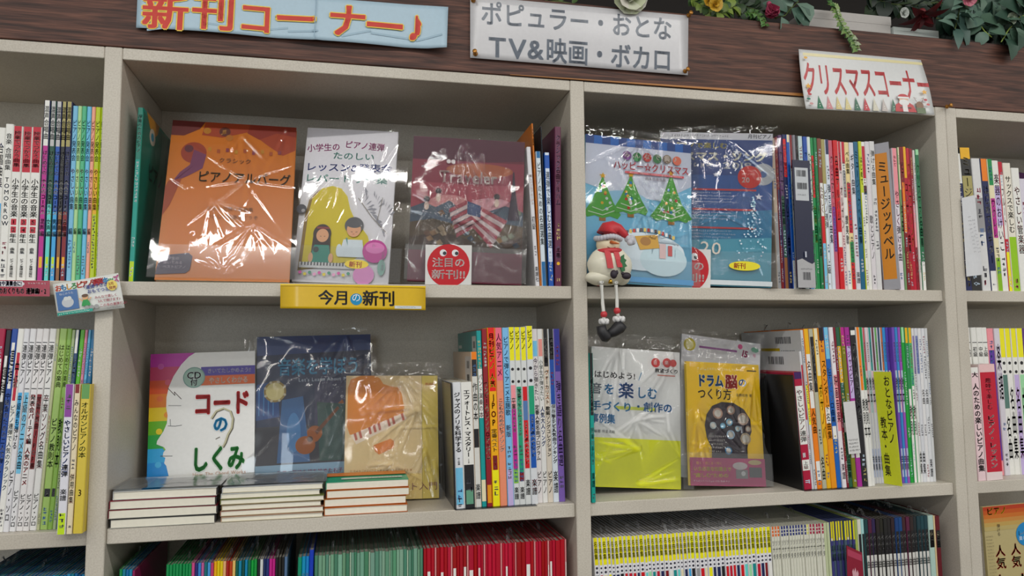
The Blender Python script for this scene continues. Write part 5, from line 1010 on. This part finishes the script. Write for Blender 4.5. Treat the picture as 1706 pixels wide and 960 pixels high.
# upright divider cards (front edge toward the viewer, faces seen from the left)
def divider(name, pts, Y0, Y1, Z, h, col, label, lines, edge=None, rect=None, lean=0.):
    """card whose face runs from (px0, Y1) at the back to (px1, Y0) at the front"""
    X0 = ax(pts[0], Z, Y1); X1 = ax(pts[1], Z, Y0); L = math.hypot(X1-X0, Y1-Y0); ang = math.atan2(Y0-Y1, X1-X0)
    rt = empty(name, (X0, Y1, Z+.0004)); rt.rotation_euler = (Matrix.Rotation(-math.radians(lean), 4, 'Y') @ Matrix.Rotation(ang, 4, 'Z')).to_euler(); tag(rt, label, 'divider card')
    MB().box(0, L, 0, .0008, 0, h, mat(edge or col, .25, 'card')).build('card', rt)
    a = Art(L, h)
    if rect: a.rect(*rect, col)
    for t, u, v0, v1, s, b in lines: a.text(t, u, v0, s, '3c3424', True, (v1-v0)*h, b)
    a.build(rt, 'printed_panel', 'lettering'); return rt
divider('divider_card', (1473, 1503), -.004, .035, L1, .220, 'dce42c', 'yellow-green divider card with handwritten black letters, lower right shelf', [('おとなピアノ', .70, .03, .64, .0145, .02), ('教本・曲集', .30, .40, .93, .0135, .02)], lean=3.2)
divider('bell_card', (1473, 1501), .000, .022, M1, .297, 'd08c20', 'orange card with black bell music letters in clear sleeve, upper right shelf', [('ミュージックベル', .50, .12, .80, .019, .02)], edge='a4a4ac', rect=(.04, .07, .84, .93), lean=2.2)
# white label slip stuck over the olive and magenta spines
rt, a, w, h = sheet('label_slip', [(1404.5, 670), (1424, 668), (1434, 755), (1414, 757)], .010, 'blank white label slip over the olive and magenta spines, lower right shelf', 'label', 'd8d8d8', nu=1, nv=1)
for i in range(4): a.smalltext(.1, .9, .72+.065*i, .0035, '3c3c40', i)
a.build(rt, 'print', 'lettering')
rt, a, w, h = sheet('folded_leaflet', [(1602, 330), (1624, 325), (1636, 458), (1610, 461)], -.004, 'white folded leaflet in front of the navy spine, upper shelf of right bookcase', 'leaflet', 'd6d8dc', lambda u, v: .004*math.sin(u*3)*v, nu=6, nv=6)
for i in range(10): a.smalltext(.35, .5+.03*(i % 3), .25+.05*i, .003, '7c7c84', i); a.smalltext(.62, .8, .3+.045*i, .003, '7c7c84', i)
a.build(rt, 'print', 'lettering')
# small crimson crest card at the bottom right
rt, a, w, h = sheet('crest_card', [(1410, 909), (1436, 921), (1441, 1010), (1413, 1006)], .000, 'crimson card with pale crest before the dark-capped spines, bottom shelf', 'card', '8c1c34', nu=1, nv=1)
a.rect(.05, .05, .95, .17, 'a84c60'); a.poly([(.3, .42), (.38, .36), (.42, .42), (.5, .33), (.58, .42), (.64, .36), (.70, .42), (.66, .52), (.34, .52)], 'd0a8b0'); a.circ(.5, .55, .08, 'd0a8b0', 10); a.build(rt, 'print', 'lettering')

# ---------------------------------------------------------------- snowman sitting on the shelf edge with dangling legs
SX = ax(1015.5, M1, -.01); cream = mat('e4e0cc', .42, 'painted_resin', 0, .2); redp = mat('c4343c', .45, 'painted_resin'); greyw = mat('c4c4cc', .7, 'felt'); blk = mat('242428', .5, 'painted_resin'); grn = mat('2c6c40', .5, 'painted_resin'); skin = mat('e8d8b8', .45, 'painted_resin'); mitt = mat('2c2430', .6, 'painted_resin')
sn = tag(empty('snowman_figure', (SX, -.012, M1)), 'cream snowman ornament in red hat and scarf sitting on the shelf edge, legs dangling', 'ornament')
def lumpy(mb, c, r, m, seed=0, amp=.05, nu=28, nv=18):
    b0 = len(mb.v); mb.ball(c, r, m, nu, nv)
    for i in range(b0, len(mb.v)):
        p = Vector(mb.v[i]); d = p-Vector(c); mb.v[i] = tuple(Vector(c)+d*(1+amp*noise.noise(p*60+Vector((seed, 0, 0)))))
q = MB(); lumpy(q, (.0, .0, .036), (.041, .0265, .036), cream, 1); lumpy(q, (-.012, .0, .014), (.034, .020, .0145), cream, 2); lumpy(q, (.024, .004, .020), (.016, .018, .019), cream, 3); q.build('body', sn, True)
q = MB(); lumpy(q, (-.002, .0, .074), (.0215, .020, .020), skin, 4, .03); q.build('head', sn, True)
q = MB(); q.tube([(-.004, -.019, .076), (.002, -.026, .0735), (.008, -.030, .0715)], [.0032, .0024, .0006], mat('cc6c34', .5, 'painted_resin'), 10); q.build('nose', sn, True)
for x in (-.010, .004): MB().ball((x, -.0192, .0805), (.0016, .0012, .0013), blk, 8, 6).build('eye', sn, True)
MB().tube([(-.010, -.0185, .0675), (-.006, -.0195, .0655), (.0, -.0195, .0652), (.005, -.0182, .0668)], .0006, mat('7c3c34', .5, 'painted_resin'), 6).build('mouth', sn, True)
# hat: red dome flopping to the right with grey-white brim and pompom
q = MB(); pts = [(-.002, .0, .083), (-.002, .0, .094), (.001, .0, .101), (.008, .0, .104), (.018, -.001, .102), (.028, -.002, .094), (.033, -.004, .088)]; q.tube(pts, [.0215, .0205, .0175, .0135, .0100, .0070, .0045], redp, 20); q.build('hat', sn, True)
q = MB()
for i in range(26): t = i/26*2*math.pi; q.ball((-.002+.0212*math.cos(t), .0205*math.sin(t), .0845+.0012*math.sin(3*t)), (.0056, .0056, .0052), greyw, 8, 6)
q.build('hat_brim', sn, True)
q = MB()
for i in range(14): q.ball((.037+RND.uniform(-.006, .006), -.006+RND.uniform(-.005, .005), .083+RND.uniform(-.006, .006)), .0058, greyw, 8, 6)
q.build('pompom', sn, True)
# scarf
q = MB(); q.tube([(-.019+.0*i, 0, 0) for i in range(1)]+[(.0205*math.cos(t)-.002, .0195*math.sin(t), .0605+.001*math.cos(t)) for t in [math.radians(a_) for a_ in range(170, 375, 15)]], .0052, redp, 10); q.build('scarf', sn, True)
def strip(name, pts, wd, m, th=.002):
    q = MB()
    for (a_, b_) in zip(pts, pts[1:]):
        A, B = Vector(a_), Vector(b_); q.add([A+Vector((-wd/2, 0, 0)), A+Vector((wd/2, 0, 0)), B+Vector((wd/2, 0, 0)), B+Vector((-wd/2, 0, 0))]+[v+Vector((0, -th, 0)) for v in (A+Vector((-wd/2, 0, 0)), A+Vector((wd/2, 0, 0)), B+Vector((wd/2, 0, 0)), B+Vector((-wd/2, 0, 0)))], [(0, 1, 2, 3), (7, 6, 5, 4), (0, 4, 5, 1), (3, 2, 6, 7), (0, 3, 7, 4), (1, 5, 6, 2)], m)
    return q.build(name, sn)
s1 = strip('scarf_end', [(-.012, -.0205, .060), (-.011, -.0265, .046), (-.009, -.0285, .028)], .011, redp); s2 = strip('scarf_end', [(.004, -.022, .058), (.006, -.0275, .044), (.0085, -.0285, .030)], .0095, redp)
q = MB()
for i in range(5): q.ball((-.0135+.004*(i % 2), -.0285+.0006*(4-i)+(.0075 if i == 0 else .0025 if i == 1 else 0), .056-.0055*i), .0011, mat('e8e0e0', .5, 'painted_resin'), 6, 5)
q.build('scarf_dot', sn, True)
q = MB(); lf = [(.012, .050), (.017, .053), (.0165, .046), (.021, .043), (.018, .038), (.022, .032), (.017, .030), (.018, .024), (.012, .022), (.010, .029), (.012, .035), (.009, .041)]
q.add([(x, -.030, z) for x, z in lf]+[(x, -.026, z) for x, z in lf], [list(range(11, -1, -1)), list(range(12, 24))]+[(i, (i+1) % 12, 12+(i+1) % 12, 12+i) for i in range(12)], grn); q.build('holly_leaf', sn)
q = MB(); lumpy(q, (-.0035, -.031, .017), (.0062, .0055, .0078), mitt, 7, .1, 14, 10); q.ball((.0015, -.033, .0205), (.0028, .0028, .0042), mitt, 8, 6); q.build('mitten', sn, True)
q = MB(); lumpy(q, (.0205, -.030, .0150), (.0085, .006, .0062), mitt, 8, .1, 14, 10); q.ball((.013, -.031, .019), (.0036, .003, .003), mitt, 8, 6); q.build('mitten', sn, True)
q = MB(); q.tube([(-.009, -.027, .0015), (-.009, -.0285, .0075), (-.009, -.0285, .0095)], [.0042, .0028, .0008], mat('c8a03c', .25, 'brass', 1.), 12); q.build('bell', sn, True)
M0Z = M1
def wpt(px, py, Y):
    x, z = at(px, py, Y); return (x-SX, Y+.012, z-M1)
cord = mat('dcdcd6', .8, 'cord')
for k, (top, kn, bd, cuff, boot) in enumerate((((1002, 474), (1004, 505), (1006, 524), (1006, 536), [(1001, 543), (1003, 553), (1010, 562), (1014, 566)]), ((1026, 474), (1028, 500), (1028, 518), (1031, 532), [(1036, 540), (1031, 546), (1022, 553), (1012, 558)]))):
    yy = -.034
    p0 = wpt(*top, yy); p1 = wpt(*kn, yy); p2 = wpt(*bd, yy); p3 = wpt(*cuff, yy)
    lg = MB().tube([(p0[0], -.014, .004), (p0[0], -.026, .0035), (p0[0], yy+.012, -.001), p1, p2, p3], .0032, cord, 8).build('leg', sn, True)
    MB().ball(p2, .0062, redp, 12, 8).build('bead', lg, True)
    c = Vector(p3); q = MB()
    for i in range(12): t = i/12*2*math.pi; q.ball((c.x+.0068*math.cos(t)*(1.1 if k else .8), c.y+.006*math.sin(t), c.z+(.0012 if i % 2 else -.001)), .0044, mat('dcdcdc', .8, 'felt'), 8, 6)
    q.build('boot_cuff', lg, True)
    P = [wpt(px, py, yy) for px, py in boot]
    q = MB()
    if k == 0: q.tube([P[0], P[1], P[2], P[3]], [.0085, .0092, .0105, .0065], blk, 16)
    else: q.tube([P[0], P[1], P[2], P[3]], [.0105, .0118, .0095, .0065], blk, 16)
    q.build('boot', lg, True)

# ---------------------------------------------------------------- boxes, flowers and greenery on top of the bookcase
def P3(px, py, Y): x, z = at(px, py, Y); return Vector((x, Y, z))
TZ = 2.0
MB().box(-.9, 2.4, .021, .285, 1.9422, 1.944, SHELF).build('top_ledge', fb)
def carton(px0, px1, Y0, Y1, h, col, label, rot=0, gloss=.5):
    X0 = at(px0, 40, Y0)[0]; X1 = at(px1, 40, Y0)[0]; t = tag(empty('carton', (X0, Y0, 1.9441), (0, 0, math.radians(rot))), label, 'box')
    w = X1-X0; MB().box(0, w, 0, Y1-Y0, 0, h, mat(col, gloss, 'card'), .001).build('carton_body', t)
    f = MB().box(-.0006, w+.0006, -.0006, (Y1-Y0)+.0006, h-.018, h+.0004, mat(col, gloss, 'card')).build('lid', t); return t, w
carton(1345, 1484, .05, .20, .205, 'c0bcb8', 'plain pale grey box behind the hanging ivy, on top of bookcase', 0)
t, w = carton(1488, 1562, .045, .15, .182, 'c4ccc8', 'small white box with printed lines behind the dark red leaf', 0)
a = Art(w, .182)
for i in range(5): a.smalltext(.12, .85, .05+.05*i, .005, '5c6464', i)
a.build(t, 'side_print')
LEAF = {}
def leaf_mesh(kind, col):
    key = (kind, col)
    if key in LEAF: return LEAF[key]
    prof = {'round': [(0, 0), (.25, .30), (.55, .42), (.82, .30), (1, 0)], 'long': [(0, 0), (.2, .13), (.5, .19), (.8, .11), (1, 0)], 'ivy': [(0, 0), (.1, .34), (.35, .30), (.5, .46), (.7, .22), (1, 0)], 'petal': [(0, .08), (.3, .3), (.65, .5), (.9, .36), (1, 0)]}[kind]
    vs = []; fs = []
    for i, (s, wd) in enumerate(prof):
        z = .10*math.sin(s*math.pi)-.25*s*s*(1 if kind != 'petal' else -1.2); vs += [(-wd, s, z+abs(wd)*.25), (0, s, z), (wd, s, z+abs(wd)*.25)]
    n = len(prof)
    for i in range(n-1):
        a_ = i*3; fs += [(a_, a_+1, a_+4, a_+3), (a_+1, a_+2, a_+5, a_+4)]
    me = bpy.data.meshes.new('leaf'); me.from_pydata(vs, [], fs); me.materials.append(mat(col, .5, 'leaf')); me.polygons.foreach_set('use_smooth', [True]*len(me.polygons)); LEAF[key] = me
    return me
def put_leaf(root, kind, col, p, d, size, roll, name='leaf'):
    o = bpy.data.objects.new(name, leaf_mesh(kind, col)); COL.objects.link(o); o.parent = root
    y = Vector(d).normalized(); x = y.cross(Vector((math.sin(roll)*.6, -1, math.cos(roll)*.5))); x.normalize(); z = x.cross(y)
    o.matrix_local = Matrix(((x.x*size, y.x*size, z.x*size, p[0]), (x.y*size, y.y*size, z.y*size, p[1]), (x.z*size, y.z*size, z.z*size, p[2]), (0, 0, 0, 1)))
    return o
def spray(name, pts, label, kind, cols, size, step, cat='artificial foliage', stem='5c6c34', dens=1, spread=1., seed=1, grp=None):
    """pts: (px, py, Y) along a stem"""
    r = random.Random(seed); W = [P3(*p) for p in pts]; org = W[0]; rt = tag(empty(name, org), label, cat, grp); W = [p-org for p in W]
    MB().tube(W, .0013, mat(stem, .6, 'stem'), 6).build('stem', rt, True)
    k = 0
    for a_, b_ in zip(W, W[1:]):
        L = (b_-a_).length; n = max(1, int(L/step)); d = (b_-a_).normalized()
        for i in range(n):
            for q in range(dens):
                p = a_+(b_-a_)*((i+r.random())/n); s = 1 if k % 2 else -1; k += 1
                side = d.cross(Vector((0, -1, 0))).normalized()*s
                dd = side*spread+d*r.uniform(.1, .8)+Vector((r.uniform(-.3, .3), r.uniform(-.6, .2), r.uniform(-.3, .3)))
                put_leaf(rt, kind, cols[k % len(cols)], p, dd, size*r.uniform(.7, 1.2), r.uniform(-.8, .8))
    return rt
spray('ivy_tendril', [(1384, 6, .03), (1392, 14, .0), (1398, 34, -.010), (1408, 50, -.012), (1421, 68, -.012), (1428, 84, -.014)], 'light green ivy tendril hanging over the board above the Christmas sign', 'ivy', ['7c9c54', '98b470', '4c7c3c', 'b4c4a0'], .0125, .0042, spread=1.1, seed=5, dens=2)
spray('ivy_sprig', [(1240, 22, .02), (1258, 22, .0), (1270, 32, -.006), (1277, 44, -.008)], 'small green ivy sprig at the board edge left of the pink flower', 'ivy', ['5c8c44', '4c7438'], .012, .006, seed=6, dens=2)
spray('leaf_branch', [(905, 3, .02), (930, 2, .01), (962, 8, .0)], 'green leaf twig above the middle of the white section sign', 'round', ['7c9c3c', '4c6c34'], .018, .010, seed=7)
spray('leaf_branch', [(1150, 0, .04), (1175, 12, .02), (1200, 22, .01), (1225, 10, .02)], 'yellow-green leaf cluster right of the white rose', 'round', ['6c8434', '88a044', '3c5c2c'], .020, .006, seed=8, dens=2)
spray('leaf_branch', [(1200, -6, .06), (1240, 10, .05), (1270, 20, .05), (1300, 6, .05)], 'dark green leaf branch behind the yellow flower', 'round', ['2c4428', '3c5434', '24381f'], .028, .007, seed=9, dens=3)
spray('eucalyptus_branch', [(1330, 2, .02), (1318, 14, .01), (1308, 26, .005), (1292, 30, .005)], 'grey-green eucalyptus leaves beside the pink flower', 'round', ['5c7c6c', '7c9888', '4c6c5c'], .044, .014, seed=10, dens=2)
spray('dark_branch', [(1440, -8, .10), (1480, 6, .09), (1520, 10, .08), (1560, 4, .08), (1600, 10, .06)], 'dark broad leaves above the two boxes', 'round', ['24382a', '1c2c22', '3c5034'], .042, .010, seed=11, dens=3)
spray('eucalyptus_branch', [(1600, -10, .02), (1598, 20, .01), (1592, 45, .004), (1588, 60, .0)], 'long grey-green eucalyptus leaves hanging left of the right corner', 'long', ['6c8c7c', '54746a'], .055, .016, seed=12, dens=2, spread=.3)
spray('eucalyptus_branch', [(1560, 30, .05), (1590, 40, .05), (1620, 40, .05), (1660, 52, .05), (1706, 50, .05)], 'dense dark eucalyptus behind the hanging long leaves', 'round', ['2c4c3c', '34544a', '243c30', '4c6c5c'], .046, .010, seed=13, dens=4)
spray('eucalyptus_branch', [(1610, 10, .02), (1628, 34, .0), (1640, 52, -.004), (1652, 62, -.006)], 'grey-green eucalyptus branch bending down in the upper right corner', 'round', ['5c7c6c', '6c8c7c', '4c6c58'], .044, .015, stem='9cb454', seed=14, dens=2)
spray('eucalyptus_branch', [(1720, 20, .02), (1696, 30, .0), (1680, 50, -.006), (1668, 70, -.010)], 'large round eucalyptus leaves overhanging the board at the right frame edge', 'round', ['4c6c58', '5c7c68', '3c5c4c'], .050, .015, stem='9cb454', seed=15, dens=2)
spray('eucalyptus_branch', [(1620, -10, .05), (1660, 6, .05), (1700, 4, .04), (1740, 10, .04)], 'eucalyptus leaves along the top right frame edge', 'round', ['4c6c5c', '3c5c4c', '6c8c78'], .046, .010, seed=16, dens=3)
# flowers
def flower(name, px, py, Y, label, cols, size, rings=((5, .25, .45), (6, .6, .75), (7, 1.0, 1.0)), cat='artificial flower', tilt=(0, -1, -.2), shape='petal'):
    c = P3(px, py, Y); rt = tag(empty(name, c), label, cat); ax_ = Vector(tilt).normalized(); r = random.Random(px); u = ax_.cross(Vector((0, 0, 1))).normalized(); v = ax_.cross(u)
    for k, (n, op, sz) in enumerate(rings):
        for i in range(n):
            t = 2*math.pi*(i+.5*k)/n+r.uniform(-.15, .15); d = (u*math.cos(t)+v*math.sin(t))*op+ax_*(1.15-op)
            o = bpy.data.objects.new('petal', leaf_mesh(shape, cols[(i+k) % len(cols)])); COL.objects.link(o); o.parent = rt
            y = d.normalized(); nrm = (ax_-y*ax_.dot(y)); nrm = nrm.normalized() if nrm.length > .05 else -(u*math.cos(t)+v*math.sin(t)); x = y.cross(nrm).normalized(); z = x.cross(y); s = size*sz
            o.matrix_local = Matrix(((x.x*s, y.x*s, z.x*s, 0), (x.y*s, y.y*s, z.y*s, 0), (x.z*s, y.z*s, z.z*s, 0), (0, 0, 0, 1)))
    MB().ball((0, 0, 0), size*.16, mat(cols[-1], .6, 'leaf'), 10, 8).build('flower_centre', rt, True)
    return rt
flower('rose', 1046, -4, -.004, 'white-green rose above the white section sign', ['e0e4cc', 'd4dcb8', 'ece8dc'], .036, ((5, .2, .55), (6, .45, .8), (7, .8, 1.), (8, 1.05, 1.)))
flower('small_flower', 1190, 8, -.002, 'yellow flower at the top frame edge right of the rose', ['dcac2c', 'e4bc44'], .016)
flower('small_flower', 1180, 2, .010, 'yellow flower bud just left of another yellow flower', ['d8a428', 'e4bc44'], .013)
flower('tulip', 1281, 6, -.002, 'crimson-pink flower hanging at the top frame edge', ['a83454', 'c05070'], .030, ((4, .25, 1.), (5, .45, 1.)), tilt=(.1, -.4, -1))
flower('rose', 1609, -4, .0, 'pink rose at the top frame edge among eucalyptus', ['c8647c', 'd88494'], .022)
flower('poinsettia', 1536, 20, .012, 'dark red drooping poinsettia before the small printed box', ['6c1820', '5c141c', '7c2028'], .050, ((4, .3, .7), (6, .75, 1.)), tilt=(0, -.35, -1), shape='long')
flower('small_flower', 1504, 22, .02, 'tiny white blossom beside the dark red poinsettia', ['dce0dc', 'c8d0c8'], .012)
flower('small_flower', 1682, 32, -.006, 'tiny pale blossom among the corner eucalyptus', ['c8d4c0', 'b0c0a4'], .014)
# loose yellow tags stuck on the back panel above the long row
def scrap(px0, py0, px1, py1, label, col):
    x0, z0 = at(px0, py1, .262); x1, z1 = at(px1, py0, .262); t = tag(empty('paper_tag', (x0, .2655, z0)), label, 'tag'); q = MB(); q.add([(0, -.001, 0), (x1-x0, -.001, .002), (x1-x0, -.004, z1-z0), (0, -.001, z1-z0-.002), (0, -.0004, 0), (x1-x0, -.0004, .002), (x1-x0, -.0034, z1-z0), (0, -.0004, z1-z0-.002)], [(0, 1, 2, 3), (7, 6, 5, 4), (0, 4, 5, 1), (2, 6, 7, 3), (1, 5, 6, 2), (0, 3, 7, 4)], mat(col, .5, 'paper')); q.build('slip', t)
scrap(1480, 524, 1510, 545, 'ochre paper tag on the back panel above the row, lower right shelf', 'a88424')
bpy.data.scenes.remove(_ts)
